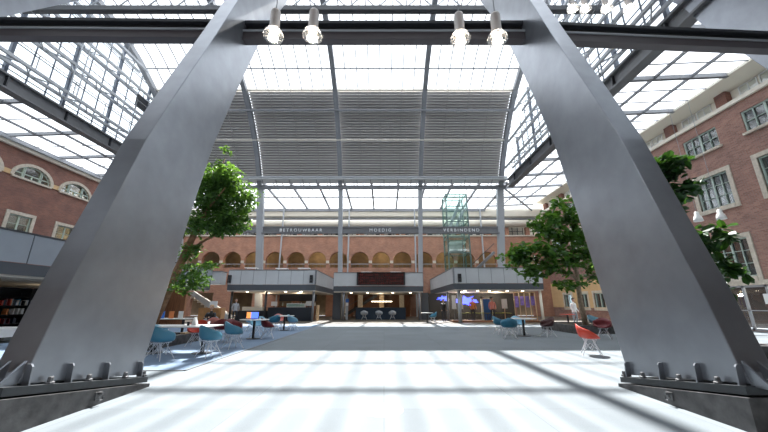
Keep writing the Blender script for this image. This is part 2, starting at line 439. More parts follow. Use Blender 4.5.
K['winglass'] = glass_mat('window glass', (.60, .68, .70), .25, .12)

# ------------------------------------------------------------------ right wall
WYC = [17.58+3.45*k for k in range(-6, 6)]
hr = []
for c in WYC:
    hr += [rect(c-.96, c+.96, 6.68, 8.6), rect(c-1.05, c+1.05, 10.1, 11.3)]
    if c < 26: hr += [rect(c-.96, c+.96, 2.75, 4.8)]
SHOP = [(-4, 6), (7.5, 12.6), (13.2, 18.8), (19.6, 24.5)]
hr += [rect(a, b, .02, 2.3) for a, b in SHOP]
LOWW = [27.0, 29.4, 31.8, 34.4]
hr += [rect(c-.7, c+.7, 1.0, 2.3) for c in LOWW]
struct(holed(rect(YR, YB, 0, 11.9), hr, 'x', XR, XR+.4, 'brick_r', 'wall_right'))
for c in WYC:
    wall_window('x', XR, -1, c, 6.68, 8.6, 1.92)
    wall_window('x', XR, -1, c, 10.1, 11.3, 2.1, surround=False, rows=2)
    if c < 26: wall_window('x', XR, -1, c, 2.75, 4.8, 1.92)
for c in LOWW: wall_window('x', XR, -1, c, 1.0, 2.3, 1.4, cols_=2, rows=1, surround=True)
struct(holed(rect(25.3, YB, 1.0, 3.6), [rect(c-.7, c+.7, 1.05, 2.3) for c in LOWW], 'x', XR-.04, XR-.002, 'ochre', 'wall_render'))
struct(MB().box((XR-.15, YR, 11.9), (XR+.4, YB, 12.12)).build('trim_30', 'cream'))
struct(MB().box((XR+.3, YR, 12.12), (XR+.4, YB, 13.2)).build('wall_clerestory', 'cream'))
struct(MB().prism([(XR-.85, 13.25), (XR-.85, 13.1), (XR+.3, 12.85), (XR+.4, 12.85), (XR+.4, 13.25)], 'y', YR, YB).build('trim_31', 'cream'))
m = MB()
for c in WYC: m.box((XR-.05, c+1.4, 12.12), (XR+.29, c+2.0, 12.9))
struct(m.build('trim_32', 'brick'))
for c in WYC:
    for d in (-.95, .05):
        WN[0] += 1; e = bpy.data.objects.new('window_%d' % WN[0], None); e.location = (XR+.28, c+d, 12.2); col.objects.link(e); e['kind'] = 'structure'
        f = MB(); f.box((XR+.2, c+d, 12.2), (XR+.26, c+d+.04, 12.8)); f.box((XR+.2, c+d+.86, 12.2), (XR+.26, c+d+.9, 12.8)); f.box((XR+.2, c+d, 12.78), (XR+.26, c+d+.9, 12.82)); f.box((XR+.2, c+d, 12.18), (XR+.26, c+d+.9, 12.22)); f.box((XR+.2, c+d+.43, 12.2), (XR+.26, c+d+.46, 12.8))
        f.build('window_frame', 'white', e)
        MB().box((XR+.22, c+d+.03, 12.2), (XR+.235, c+d+.87, 12.8)).build('pane', 'glass', e)
# rooms behind right wall windows (dark interior)
struct(MB().box((XR+2.6, YR, 0), (XR+2.7, YB, 11.9)).build('wall_inner_right', 'roomdark'))
m = MB()
for z in (2.55, 5.9, 9.5, 11.8): m.box((XR+.4, YR, z), (XR+2.6, YB, z+.15))
struct(m.build('ceiling_rooms_right', 'warm'))
# shop fronts
for i, (a, b) in enumerate(SHOP):
    WN[0] += 1; e = bpy.data.objects.new('window_%d' % WN[0], None); e.location = (XR, a, 0); col.objects.link(e); e['kind'] = 'structure'
    f = MB(); n = max(2, int((b-a)/1.1))
    for k in range(n+1):
        y = a+.05+(b-a-.1)*k/n; f.box((XR+.1, y-.05, 0.02), (XR+.2, y+.05, 2.3))
    f.box((XR+.1, a, 2.2), (XR+.2, b, 2.3)); f.box((XR+.1, a, .02), (XR+.2, b, .12)); f.box((XR+.1, a, 1.0), (XR+.2, b, 1.04))
    f.build('window_frame', 'steel_light', e); MB().box((XR+.14, a+.02, .05), (XR+.16, b-.02, 2.25)).build('pane', 'glass', e)
struct(MB().box((XR-.06, 6.5, 2.3), (XR-.001, 25.2, 2.55)).build('trim_33', 'stone'))
tag(MB().box((XR+.06, 16.2, 1.35), (XR+.09, 16.75, 1.85)).build('notice', 'paper'), 'white notice on the shop front right of the right leg', 'notice')
st = MB()
for k in range(6):
    a = k*PI/3; st.prism([(15.0+.09*math.cos(a-.5), 1.75+.09*math.sin(a-.5)), (15.0+.3*math.cos(a), 1.75+.3*math.sin(a)), (15.0+.09*math.cos(a+.5), 1.75+.09*math.sin(a+.5))], 'x', XR+.05, XR+.08)
st.ball((XR+.06, 15.0, 1.75), (.02, .12, .12))
K['star'] = mat('white blue star', (.35, .5, .85), .5, emit=(.3, .45, .9), es=.5)
tag(st.build('star_lamp', 'star'), 'pale blue star shaped light in the shop window at the right edge', 'star lamp')
tag(MB().ball((XR+1.2, 15.9, 2.1), .13).build('globe_lamp', 'bulb'), 'small warm globe lamp inside the shop at the right edge', 'lamp')
MB().tube([(XR+1.2, 15.9, 2.2), (XR+1.2, 15.9, 2.56)], .01, 6).build('cord', 'black', bpy.data.objects['globe_lamp'])

# ------------------------------------------------------------------ left wall
LYC = [22.1+3.4*k for k in range(-8, 5)]
hl = []
for c in LYC:
    hl += [arch(c, 1.28, 10.1, 10.1, 1.0), rect(c-.75, c+.75, 5.6, 7.45)]
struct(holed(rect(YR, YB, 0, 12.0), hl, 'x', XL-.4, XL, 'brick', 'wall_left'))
for c in LYC:
    wall_window('x', XL, 1, c, 10.1, 11.1, 2.56, arched=True, hh=1.0)
    wall_window('x', XL, 1, c, 5.6, 7.45, 1.5, cols_=2, rows=3)
struct(MB().box((XL-.4, YR, 12.0), (XL+.25, YB, 12.35)).build('trim_40', 'cream'))
struct(MB().box((XL+.25, YR, 12.22), (XL+.45, YB, 12.4)).build('trim_41', 'steel_light'))
m = MB()
for c in LYC: m.box((XL-.05, c+1.38, 10.08), (XL+.05, c+2.02, 10.4))
struct(m.build('trim_42', 'ochre'))
struct(MB().box((XL-2.7, YR, 0), (XL-2.6, YB, 12)).build('wall_inner_left', 'warm'))
m = MB()
for z in (4.9, 8.0, 11.8): m.box((XL-2.6, YR, z), (XL-.4, YB, z+.15))
struct(m.build('ceiling_rooms_left', 'warm'))
for y in (14, 21, 28):
    for z in (7.3, 10.9):
        l = bpy.data.lights.new('room_light', 'POINT'); l.energy = 90; l.color = (1, .85, .6); l.shadow_soft_size = .4
        o = bpy.data.objects.new('room_light', l); o.location = (XL-1.5, y, z); col.objects.link(o)

# rear wall, unseen behind the camera: closes the hall, added to keep columns dark
struct(MB().box((XL-.4, YR-.4, 0), (XR+.4, YR, 12.4)).build('wall_rear', 'roomdark'))

# ------------------------------------------------------------------ lean-to glass roofs
def lean_roof(name, A, B, C_, D, n_raft, n_purl, sub):
    """quad A-B (high edge) and D-C (low edge)"""
    A, B, C_, D = map(Vector, (A, B, C_, D))
    e = bpy.data.objects.new(name, None); e.location = A; col.objects.link(e); e['kind'] = 'structure'
    MB().add([A+Vector((0, 0, .08)), B+Vector((0, 0, .08)), C_+Vector((0, 0, .08)), D+Vector((0, 0, .08))], [(0, 1, 2, 3)]).build('glazing', 'roofglass', e, fix=False)
    m = MB()
    for k in range(n_raft+1):
        f = k/n_raft; m.bar(A.lerp(B, f), D.lerp(C_, f), .18, .24)
    m.build('rafters', 'steel_mid', e)
    m = MB()
    for k in range(n_purl+1):
        f = k/n_purl; m.bar(A.lerp(D, f)-Vector((0, 0, .02)), B.lerp(C_, f)-Vector((0, 0, .02)), .1, .14)
    m.build('purlins', 'steel_mid', e)
    m = MB()
    for k in range(n_raft*sub):
        if k % sub == 0: continue
        f = k/(n_raft*sub); m.bar(A.lerp(B, f), D.lerp(C_, f), .045, .06)
    m.build('glazing_bars', 'steel_mid', e)
lean_roof('ceiling_back', (GL, YC+.3, 12.95), (GR, YC+.3, 12.95), (GR, YB-.3, 12.5), (GL, YB-.3, 12.5), 12, 2, 3)
lean_roof('ceiling_left', (GL-.2, 9, 12.75), (GL-.2, YB, 12.75), (XL+.2, YB, 12.55), (XL+.2, 9, 12.55), 8, 3, 2)
struct(MB().box((XL, YR, 12.6), (GL-.1, 9, 12.8)).build('ceiling_shade_left', 'steel'))  # unseen opaque roof, added to block light from the left columns
struct(MB().box((GR+.1, YR, 12.95), (XR-.6, 8, 13.2)).build('ceiling_shade_right', 'steel'))  # same on the right: unseen roof added to cut light behind the camera
lean_roof('ceiling_right', (GR+.2, 8, 12.9), (GR+.2, YB, 12.9), (XR-.75, YB, 13.2), (XR-.75, 8, 13.2), 9, 3, 3)

# ------------------------------------------------------------------ main vault glazing
def vault():
    e = bpy.data.objects.new('ceiling', None); e.location = (GL, 11, 20); col.objects.link(e); e['kind'] = 'structure'
    pts = prof_at(SL, SR, 26)
    vs = []; fs = []
    for y, z in pts: vs += [(GL, y, z+.15), (GR, y, z+.15)]
    for i in range(len(pts)-1): fs.append((2*i, 2*i+1, 2*i+3, 2*i+2))
    MB().add(vs, fs).build('glazing', 'roofglass', e, fix=False)
    m = MB()
    xs = []
    for a, b in zip(RIBX, RIBX[1:]): xs += [a+(b-a)*k/8 for k in range(1, 8)]
    for x in xs:
        for p, q in zip(pts, pts[1:]): m.bar((x, p[0], p[1]+.08), (x, q[0], q[1]+.08), .075, .08, (1, 0, 0))
    m.build('rafters', 'steel_mid', e)
    m = MB()
    for x0 in xs:
        x = x0+.49
        for p, q in zip(pts, pts[1:]): m.bar((x, p[0], p[1]+.1), (x, q[0], q[1]+.1), .02, .04, (1, 0, 0))
    m.build('glazing_bars', 'steel_mid', e)
    m = MB()
    for y, wd in ((22.5, .07), (20.6, .22), (18.2, .08), (15.6, .1), (13, .1), (10.4, .1), (7.8, .1), (5, .1), (2.4, .1)):
        z = [a[1]+(b[1]-a[1])*(y-a[0])/(b[0]-a[0]) for a, b in zip(PROF, PROF[1:]) if b[0] <= y <= a[0]][0]
        m.bar((GL, y, z+.05), (GR, y, z+.05), wd, .1)
    m.build('purlins', 'steel_mid', e)
vault()
# unseen rear of the vault, closed and dark to shade the columns
pts = prof_at(SR, 1, 6); vs = []; fs = []
for y, z in pts: vs += [(GL, y, z+.1), (GR, y, z+.1), (GL, y-.05, z+.25), (GR, y-.05, z+.25)]
for i in range(len(pts)-1): fs += [(4*i, 4*i+1, 4*i+5, 4*i+4), (4*i+2, 4*i+3, 4*i+7, 4*i+6)]
struct(MB().add(vs, fs).build('ceiling_shade_rear', 'roomdark', fix=False))

# ------------------------------------------------------------------ louvre banks between the ribs
names = ['louvred screen in the bay at far left behind the left leg', 'louvred screen bay between the two left ribs above the tree', 'louvred screen bay in the centre above the middle sign', 'louvred screen bay at right above the glass lift']
for b, (x0, x1) in enumerate(zip(RIBX, RIBX[1:])):
    a0, a1 = x0+.16, x1-.16
    t = thing('louvre_screen', 'grey slatted '+names[b], 'louvre screen', ((a0+a1)/2, 27.5, 13), 'louvre screens on the curved wall')
    pts = prof_at(.012, SL, 10); vs = []; fs = []
    for y, z in pts:
        vs += [(a0, y+.25, z+.18), (a1, y+.25, z+.18)]
    for i in range(len(pts)-1): fs.append((2*i, 2*i+1, 2*i+3, 2*i+2))
    MB().add(vs, fs).build('backing', 'louvre_back', t, fix=False)
    sp = prof_at(.012, SL, 34); m = MB()
    for p, q in zip(sp, sp[1:]):
        dy, dz = q[0]-p[0], q[1]-p[1]
        m.bar(((a0), p[0]+dy*.4+.05, p[1]+dz*.4), ((a1), p[0]+dy*.4+.05, p[1]+dz*.4), .03, .21, (0, dy*.9+.25, dz))
    m.build('slats', 'louvre', t)
    for k in (1, 2, 3):
        x = a0+(a1-a0)*k/4; m = MB()
        for p, q in zip(pts, pts[1:]): m.bar((x, p[0]-.06, p[1]-.04), (x, q[0]-.06, q[1]-.04), .05, .03, (1, 0, 0))
        m.build('slat_holder', 'louvre_back', t)
    ty, tz = PROF[5]
    MB().bar((a0, ty, tz-.05), (a1, ty, tz-.05), .14, .12).build('top_rail', 'cream', t)
    for j, (yy, zz) in enumerate(((25.0, 18.2), (27.05, 16.0))):
        pass
# pipe rails in front of the louvres
tag(MB().tube([(GL+.3, 25.0, 18.0), (11.2, 25.0, 18.0)], .10, 10).build('pipe_rail', 'steel_mid', smooth=True), 'long pale grey tube crossing in front of the slatted screens', 'pipe')
tag(MB().tube([(GL+.3, 26.9, 16.1), (11.2, 26.9, 16.1)], .05, 8).build('cable_rail', 'cream', smooth=True), 'thin pale rail crossing the slatted screens below the grey tube', 'rail')

# ------------------------------------------------------------------ ribs and columns
rib_lab = ['arched grey steel rib at the left glazed gable', 'arched grey steel rib left of centre, standing right of the tall tree', 'arched grey steel rib ending left of the middle sign', 'arched grey steel rib ending right of the middle sign', 'arched grey steel rib at the right end beside the glazed gable']
for i, x in enumerate(RIBX):
    t = thing('vault_rib', rib_lab[i], 'steel rib', (x, YC+2.9, 0), 'ribs of the glass vault')
    wc = .40 if i in (2, 3) else .62
    m = MB(); m.prism([(YC+2.7, 0), (YC+3.1, 0), (YC+.4, 12.6), (YC-.05, 12.6)], 'x', x-wc/2, x+wc/2)
    m.build('column', 'steel_light', t)
    m = MB(); n = len(PROF)
    for (a, b) in zip(PROF, PROF[1:]):
        d = Vector((0, b[0]-a[0], b[1]-a[1])).normalized()
        m.bar((x, a[0], a[1]), (x, b[0]+d.y*.03, b[1]+d.z*.03), .26, .42, (1, 0, 0)) if False else None
    inn = []; out = []
    for k, p in enumerate(PROF):
        q0 = PROF[max(k-1, 0)]; q1 = PROF[min(k+1, n-1)]
        d = Vector((q1[0]-q0[0], q1[1]-q0[1])).normalized(); nn = Vector((-d.y, d.x))
        h = .34; rw = .19; inn.append((p[0]+nn.x*h, p[1]+nn.y*h)); out.append((p[0]-nn.x*.1, p[1]-nn.y*.1))
    vs = []; fs = []
    for k in range(n):
        vs += [(x-rw, *inn[k]), (x+rw, *inn[k]), (x+rw, *out[k]), (x-rw, *out[k])]
    for k in range(n-1):
        for j in range(4): fs.append((4*k+j, 4*k+(j+1) % 4, 4*k+4+(j+1) % 4, 4*k+4+j))
    fs += [(0, 1, 2, 3), (4*n-4, 4*n-3, 4*n-2, 4*n-1)]
    m.add(vs, fs).build('arched_rib', 'steel_mid', t)
# slim posts on the back wall
for i, x in enumerate(RIBX[1:]):
    t = thing('slim_post', 'slim pale post before the brick arches, '+['just right of the column by the left tree', 'just beside the column left of the display board', 'just beside the column right of the display board', 'rightmost, beside the glass lift'][i], 'post', (x+.1, YB-.75, 4.07), 'slim posts before the brick gallery')
    MB().tube([(x+.1, YB-.75, 0), (x+.1, YB-.75, 12.45)], .09, 8).build('shaft', 'steel_light', t)
# eave truss on the column line
t = thing('eave_beam', 'grey lattice beam running across the top of the back columns', 'beam', (-4, YC, 12.2))
m = MB(); m.box((GL, YC-.15, 12.15), (GR-.4, YC+.1, 12.5)); m.build('lower_chord', 'steel_mid', t)
m = MB(); m.box((GL, YC-.95, 12.98), (GR-.4, YC-.8, 13.12)); m.build('upper_chord', 'steel_light', t)
m = MB(); x = GL+.5
while x < GR-.6: m.bar((x, YC-.9, 13.0), (x, YC-.02, 12.4), .06, .06); x += 1.3
m.build('struts', 'steel_mid', t)
tag(MB().box((GL, YC-.9, 12.85), (GR-.4, YC+.1, 12.93)).build('gutter_shelf', 'panel'), 'pale grey shelf lying along the top of the lattice beam at the back', 'shelf')

# side beams + catwalks + gables
def gable(gx, inward, side):
    t = thing('eave_beam', 'heavy dark steel beam along the foot of the %s glazed gable' % side, 'beam', (gx, 12, 12.2))
    m = MB(); m.box((gx-.28, YR, 12.2), (gx+.28, YC-.3, 12.3)); m.box((gx-.08, YR, 12.3), (gx+.08, YC-.3, 12.95)); m.box((gx-.28, YR, 12.95), (gx+.28, YC-.3, 13.05)); m.build('web', 'steel', t)
    m = MB(); y = YR+1
    while y < YC-1: m.box((gx-.24, y, 12.3), (gx+.24, y+.06, 12.95)); y += 3.3
    m.build('stiffener', 'steel_dark', t)
    # glazing wall
    e = bpy.data.objects.new('wall_glazed_'+side, None); e.location = (gx, 12, 13); col.objects.link(e); e['kind'] = 'structure'
    o_ = gx-inward*.35
    poly = [(p[0], p[1]) for p in PROF]
    MB().prism([(PROF[0][0], 13.05)]+[p for p in poly[1:-1]]+[(PROF[-1][0], 13.05)], 'x', o_, o_+.02).build('glazing', 'glass', e)
    def ztop(y):
        for a, b in zip(PROF, PROF[1:]):
            if b[0] <= y <= a[0]: return a[1]+(b[1]-a[1])*(y-a[0])/(b[0]-a[0])
        return 13
    def yspan(z):
        ys = []
        for a, b in zip(PROF, PROF[1:]):
            if (a[1]-z)*(b[1]-z) <= 0 and a[1] != b[1]: ys.append(a[0]+(b[0]-a[0])*(z-a[1])/(b[1]-a[1]))
        return (min(ys), max(ys)) if len(ys) > 1 else None
    m = MB(); y = -4.5; k = 0
    while y < 29:
        w = .17 if k % 3 == 0 else .06
        if ztop(y) > 13.3: m.bar((o_+inward*.08, y, 13), (o_+inward*.08, y, ztop(y)), w, w)
        y += 1.05; k += 1
    m.build('mullions', 'steelblue', e)
    m = MB(); z = 13.6; k = 0
    while z < 22.2:
        s_ = yspan(z)
        if s_: m.bar((o_+inward*.05, s_[0], z), (o_+inward*.05, s_[1], z), .05, .05)
        z += .85; k += 1
    m.build('transoms', 'steelblue', e)
    for j, z in enumerate((13.75, 15.75, 17.75, 19.6)):
        s_ = yspan(z+.6) or (0, 20)
        a, b = max(s_[0], -3)+.3, s_[1]-.5
        c = thing('catwalk', 'pale steel lattice catwalk, %s level, inside the %s glazed gable' % (('lowest', 'second', 'third', 'topmost')[j], side), 'catwalk', (gx+inward*.3, (a+b)/2, z), 'catwalks in the glazed gables')
        m = MB(); xx = gx+inward*.75
        for x_ in (gx+inward*.05, xx): m.bar((x_, a, z), (x_, b, z), .13, .18)
        m.build('deck_beam', 'steel_light', c)
        m = MB(); y = a; s = 1
        while y < b-.9:
            m.bar((gx+inward*.05 if s > 0 else xx, y, z), (xx if s > 0 else gx+inward*.05, y+.9, z), .06, .07); y += .9; s = -s
        m.build('lattice', 'steel_light', c)
        m = MB()
        for zz in (1.0,): m.bar((xx, a, z+zz), (xx, b, z+zz), .04, .04)
        y = a
        while y < b: m.bar((xx, y, z), (xx, y, z+1.0), .035, .035); y += 2.2
        m.build('railing', 'steel', c)
    yl = 16.9
    c = thing('ladder', 'tall caged ladder climbing the %s glazed gable' % side, 'ladder', (gx+inward*1.1, yl, 13))
    m = MB()
    for d in (-.25, .25): m.bar((gx+inward*.95, yl+d, 13.1), (gx+inward*.95, yl+d, 21.4), .05, .05)
    m.build('side_rail', 'steel_light', c); m = MB(); z = 13.3
    while z < 21.4: m.bar((gx+inward*.95, yl-.25, z), (gx+inward*.95, yl+.25, z), .035, .035); z += .3
    m.build('rungs', 'steel_light', c)
gable(GL, 1, 'left'); gable(GR, -1, 'right')
t = thing('ventilator', 'black square ventilator fan in the left glazed gable', 'fan', (GL+.2, 22.8, 16.8))
MB().box((GL+.05, 22.3, 16.7), (GL+.2, 23.4, 17.7)).build('housing', 'steel_dark', t)
MB().lathe([(.32, 0), (.36, .02), (.32, .04)], 16, (0, 0, 0)).build('rim', 'steel_light', t)
t.children[-1].rotation_euler = (0, PI/2, 0); t.children[-1].location = (.02, .05, .4)
# diagonal brace by right column
tag(MB().bar((RIBX[4]+.2, YC+.3, 12.6), (XR-1.4, YB-.6, 12.25), .14, .16).build('brace', 'steel_mid'), 'diagonal grey brace under the low glass roof by the right column', 'brace')

# ------------------------------------------------------------------ sign beams with lettering
def text_mesh(name, s, size, loc, mt, parent, depth=.03):
    cu = bpy.data.curves.new('t', 'FONT'); cu.body = s; cu.size = size; cu.extrude = depth; cu.align_x = 'CENTER'; cu.align_y = 'CENTER'; cu.space_character = 1.5
    ob = bpy.data.objects.new('t', cu); col.objects.link(ob)
    me = bpy.data.meshes.new_from_object(ob.evaluated_get(bpy.context.evaluated_depsgraph_get())); bpy.data.objects.remove(ob)
    me.transform(Matrix.Rotation(PI/2, 4, 'X')); me.materials.clear(); me.materials.append(K[mt])
    o = bpy.data.objects.new(name, me); col.objects.link(o); o.parent = parent
    o.location = Vector(loc)-(parent.location if parent else Vector()); return o
for (a, b, s, xc) in ((RIBX[1], RIBX[2], 'BETROUWBAAR', -7.85), (RIBX[2], RIBX[3], 'MOEDIG', -.35), (RIBX[3], RIBX[4], 'VERBINDEND', 7.3)):
    t = thing('sign_beam', 'grey beam between the back columns lettered %s' % s, 'sign beam', ((a+b)/2, YC+.9, 7.93), 'lettered beams between the columns')
    SY = YC+1.0; m = MB(); m.box((a+.2, SY-.12, 7.93), (b-.2, SY+.12, 8.03)); m.box((a+.2, SY-.03, 8.03), (b-.2, SY+.05, 8.5)); m.box((a+.2, SY-.12, 8.5), (b-.2, SY+.12, 8.62)); m.build('beam', 'steel', t)
    text_mesh('lettering', s, .42, (xc*1.03, SY-.06, 8.26), 'letters', t)
tag(MB().box((GL, YC+.95, 8.0), (RIBX[1]-.35, YC+1.05, 8.55)).build('tie_beam', 'steel'), 'plain grey tie beam left of the lettered beams behind the tree', 'beam')

# ------------------------------------------------------------------ foreground legs
def sc_(p, k=.969): return (p[0]*k, (p[1]-1.35)*k+1.35)
near = [(4.08, .35), (4.16, .57), (4.40, 1.56), (4.72, 2.66), (5.16, 4.2), (5.78, 5.85), (6.58, 7.9), (7.25, 9.7), (8.0, 11.5), (10.2, 16.2)]
far = [(6.1, .1), (6.44, 1.65), (6.76, 3.2), (7.24, 5.2), (7.98, 7.35), (8.9, 9.75), (9.7, 11.6), (11.3, 14.6), (12.1, 16.2)]
def leg(side, word):
    s = side
    FX = 4.12
    t = thing('leaning_column', 'massive leaning grey box column bolted down at the %s' % word, 'column', (s*(FX+.2), 5.2, .3), 'big leaning columns')
    poly = [sc_(p) for p in near]+[sc_(p) for p in reversed(far)]
    fy = sc_(near[0])[0]; y0 = 3.7 if s < 0 else 3.9
    poly[0] = (poly[0][0], .48); poly[-1] = (poly[-1][0], .2)
    o = MB().prism(poly, 'x', s*FX, s*(FX+.385)).build('shaft', 'leg', t)
    bv = o.modifiers.new('b', 'BEVEL'); bv.width = .012; bv.segments = 2; bv.limit_method = 'ANGLE'
    # plate: wedge following the plinth top
    def zt(y): return .05+(6.0-y)/(6.0-3.93)*.305
    m = MB(); m.prism([(y0+.03, zt(y0)+.02), (5.97, zt(5.97)+.02), (5.97, zt(5.97)+.10), (y0+.03, zt(y0)+.11)], 'x', s*4.01, s*5.15); o = m.build('base_plate', 'plate', t)
    def zp(y): return zt(y)+.11
    for y in (4.02, 4.55, 5.15, 5.85):
        z = zp(y); MB().prism([(s*FX, z), (s*(FX-.085), z), (s*(FX-.075), z+.20), (s*(FX-.055), z+.23), (s*FX, z+.23)], 'y', y-.011, y+.011).build('stiffener', 'leg', t)
    for x in (FX+.02, FX+.2, FX+.38):
        z = zp(3.98); MB().prism([(fy+.02, z), (fy-.2, z), (fy-.2, z+.02), (fy+.06, z+.26)], 'x', s*x-.014, s*x+.014).build('stiffener', 'leg', t)
    for y in (4.28, 4.83, 5.5, 5.92):
        z = zp(y); m = MB(); m.lathe([(.045, 0), (.045, .025), (.028, .03), (.028, .075), (.02, .085)], 8, (s*4.055, y, z)); m.build('bolt', 'bolt', t)
    for x in (FX+.1, FX+.3):
        z = zp(fy-.1); MB().lathe([(.045, 0), (.045, .025), (.028, .03), (.028, .07), (.02, .08)], 8, (s*x, fy-.1, z)).build('bolt', 'bolt', t)
    q = thing('plinth', 'wedge shaped dark stone plinth beneath the %s leaning leg' % word, 'plinth', (s*4.6, 5, 0), 'plinths under the legs')
    m = MB(); m.prism([(y0, 0), (6.0, 0), (6.0, zt(6.0)), (y0, zt(y0))], 'x', s*3.98, s*5.2); m.build('block', 'plinth', q)
    m = MB(); y = 4.95; m.box((s*3.965, y-.05, .07), (s*3.98, y+.05, .17)); m.tube([(s*3.98, y, .15), (s*3.91, y, .15)], .022, 8)
    m.tube([(s*3.92, y-.03, .15), (s*3.92, y-.06, .11), (s*3.92, y-.03, .07), (s*3.92, y+.02, .07), (s*3.92, y+.03, .11)], .011, 6); m.build('ring_bolt', 'bolt', q)
leg(-1, 'left'); leg(1, 'right')
def outer_leg(s, word):
    farp = [(5.2, 0), (6.2, 4.8), (7.3, 8.5), (8.07, 10.06), (9.84, 12.74), (12, 16)] if s < 0 else [(5.6, 0), (7.0, 4.8), (8.5, 8.45), (9.68, 11.19), (10.24, 12.9), (11.8, 16)]
    poly = [(y-2.1, z) for y, z in farp]+list(reversed(farp))
    t = thing('leaning_column', 'outer leaning grey box column, only its top seen in the %s top corner' % word, 'column', (s*12.3, 4, 0), 'big leaning columns')
    o = MB().prism(poly, 'x', s*12.1, s*12.5).build('shaft', 'leg', t)
    bv = o.modifiers.new('b', 'BEVEL'); bv.width = .012; bv.segments = 2
outer_leg(-1, 'left'); outer_leg(1, 'right')
# head beam carrying legs
tag(MB().box((-12.5, 9.4, 16.2), (12.5, 12.2, 16.9)).build('head_beam', 'leg'), 'deep grey head beam lying on top of the leaning legs', 'beam')
# cross beam
def cross(x0, y0, x1, y1, label):
    t = thing('cross_beam', label, 'beam', ((x0+x1)/2, (y0+y1)/2, 8.5), 'cross beams tied to the legs')
    def pr(z0, z1, d0, d1, name, mt):
        vs = []
        for (x, y) in ((x0, y0), (x1, y1)):
            vs += [(x, y+d0, z0), (x, y+d1, z0), (x, y+d1, z1), (x, y+d0, z1)]
        MB().add(vs, [(0, 1, 2, 3), (7, 6, 5, 4), (0, 4, 5, 1), (1, 5, 6, 2), (2, 6, 7, 3), (3, 7, 4, 0)]).build(name, mt, t)
    pr(8.78, 9.03, 0, .24, 'bottom_box', 'beamface'); pr(9.03, 9.08, -.04, .28, 'ledge', 'steel_light'); pr(9.08, 9.35, .14, .2, 'web', 'steel_dark'); pr(9.35, 9.45, 0, .28, 'top_flange', 'steel_dark')
K['beamface'] = mat('beam paint', (.10, .088, .095), .5)
cross(-4.25, 7.6, 4.25, 7.6, 'dark steel cross beam between the two leaning legs behind the lamps')
cross(-12.1, 7.47, -4.65, 7.55, 'dark steel cross beam running left from the left leg')
cross(4.65, 7.62, 12.1, 8.0, 'dark steel cross beam running right from the right leg')
# upper lattice beam
t = thing('lattice_beam', 'thin dark lattice beam crossing the top of the picture under the glass vault', 'beam', (-4, 14, 17))
m = MB(); m.box((GL, 13.85, 16.85), (GR, 14.15, 17.15)); m.build('lower_chord', 'steel_dark', t)
m = MB(); m.box((GL, 13.9, 18.0), (GR, 14.1, 18.15)); m.build('upper_chord', 'steel', t)
m = MB(); x = GL+.4; s = 1
while x < GR-.9: m.bar((x, 14, 17.1 if s > 0 else 18.0), (x+.8, 14, 18.0 if s > 0 else 17.1), .06, .06); x += .8; s = -s
m.build('web_bars', 'steel_light', t)

# ------------------------------------------------------------------ lamps
def lamp(label, x, y, z, top, tilt, scale=1., group='pendant lamps'):
    t = thing('pendant_lamp', label, 'pendant lamp', (x, y, z), group)
    hp = MB().lathe([(.02, .62), (.085, .60), (.095, .55), (.095, .22), (.11, .18), (.12, .12)], 20, (x, y, z)).build('housing', 'lampbody', t, True)
    MB().lathe([(.12, .15), (.165, .09), (.19, .02), (.185, -.02), (.17, .0), (.15, .08), (.11, .14)], 24, (x, y, z), False).build('glass_shade', 'lampglass', t, True)
    MB().ball((x, y, z+.05), (.068, .068, .075), 14, 8).build('bulb', 'glowhot', t, True)
    MB().tube([(x, y, z+.6), (x, y, top)], .009, 6).build('cable', 'steel_mid', t)
    return t
K['lampbody'] = mat('lamp housing', (.55, .50, .47), .4)
LP = [(-2.12, 'leftmost hanging lamp beside the left leg'), (-1.37, 'second hanging lamp, near the left leg'), (1.46, 'third hanging lamp, left of the pair by the right leg'), (2.17, 'fourth hanging lamp touching the right leg edge')]
for i, (x, w) in enumerate(LP):
    lamp('glowing white '+w, x, 5.0, [6.30, 6.30, 6.22, 6.22][i], 12.0, 0, group='glowing lamps in front of the beam')
tag(MB().box((-3.2, 4.93, 12.0), (4.2, 5.07, 12.15)).build('lamp_rail', 'steel_dark'), 'dark rail from which the front lamps hang', 'rail')
for i, (x, w) in enumerate(((6.7, 'leftmost'), (7.15, 'second'), (7.9, 'third'), (8.7, 'rightmost'))):
    lamp('smaller glowing lamp upper right, %s of its row of four' % w, x, 9.0, 11.42, 14.6, 0, group='row of lamps at upper right')
tag(MB().box((5.6, 8.93, 14.6), (9.8, 9.07, 14.75)).build('lamp_rail', 'steel_dark'), 'dark rail carrying the four upper right lamps', 'rail')
for i, (dx, w) in enumerate(((0, 'left'), (1.0, 'right'))):
    x, y, z = 13.3+dx*.62, 13.1-dx*.35, 4.72+dx*.0
    t = thing('bell_lamp', 'white bell shaped lamp before the brick wall, %s one of two' % w, 'lamp', (x, y, z), 'white bell lamps')
    MB().lathe([(.05, .42), (.07, .40), (.09, .25), (.13, .2), (.15, .1), (.17, 0), (.16, 0), (.12, .12)], 16, (x, y, z), False).build('shade', 'white', t, True)
    MB().tube([(x, y, z+.42), (x, y, 12.9)], .008, 5).build('cable', 'steel_light', t)

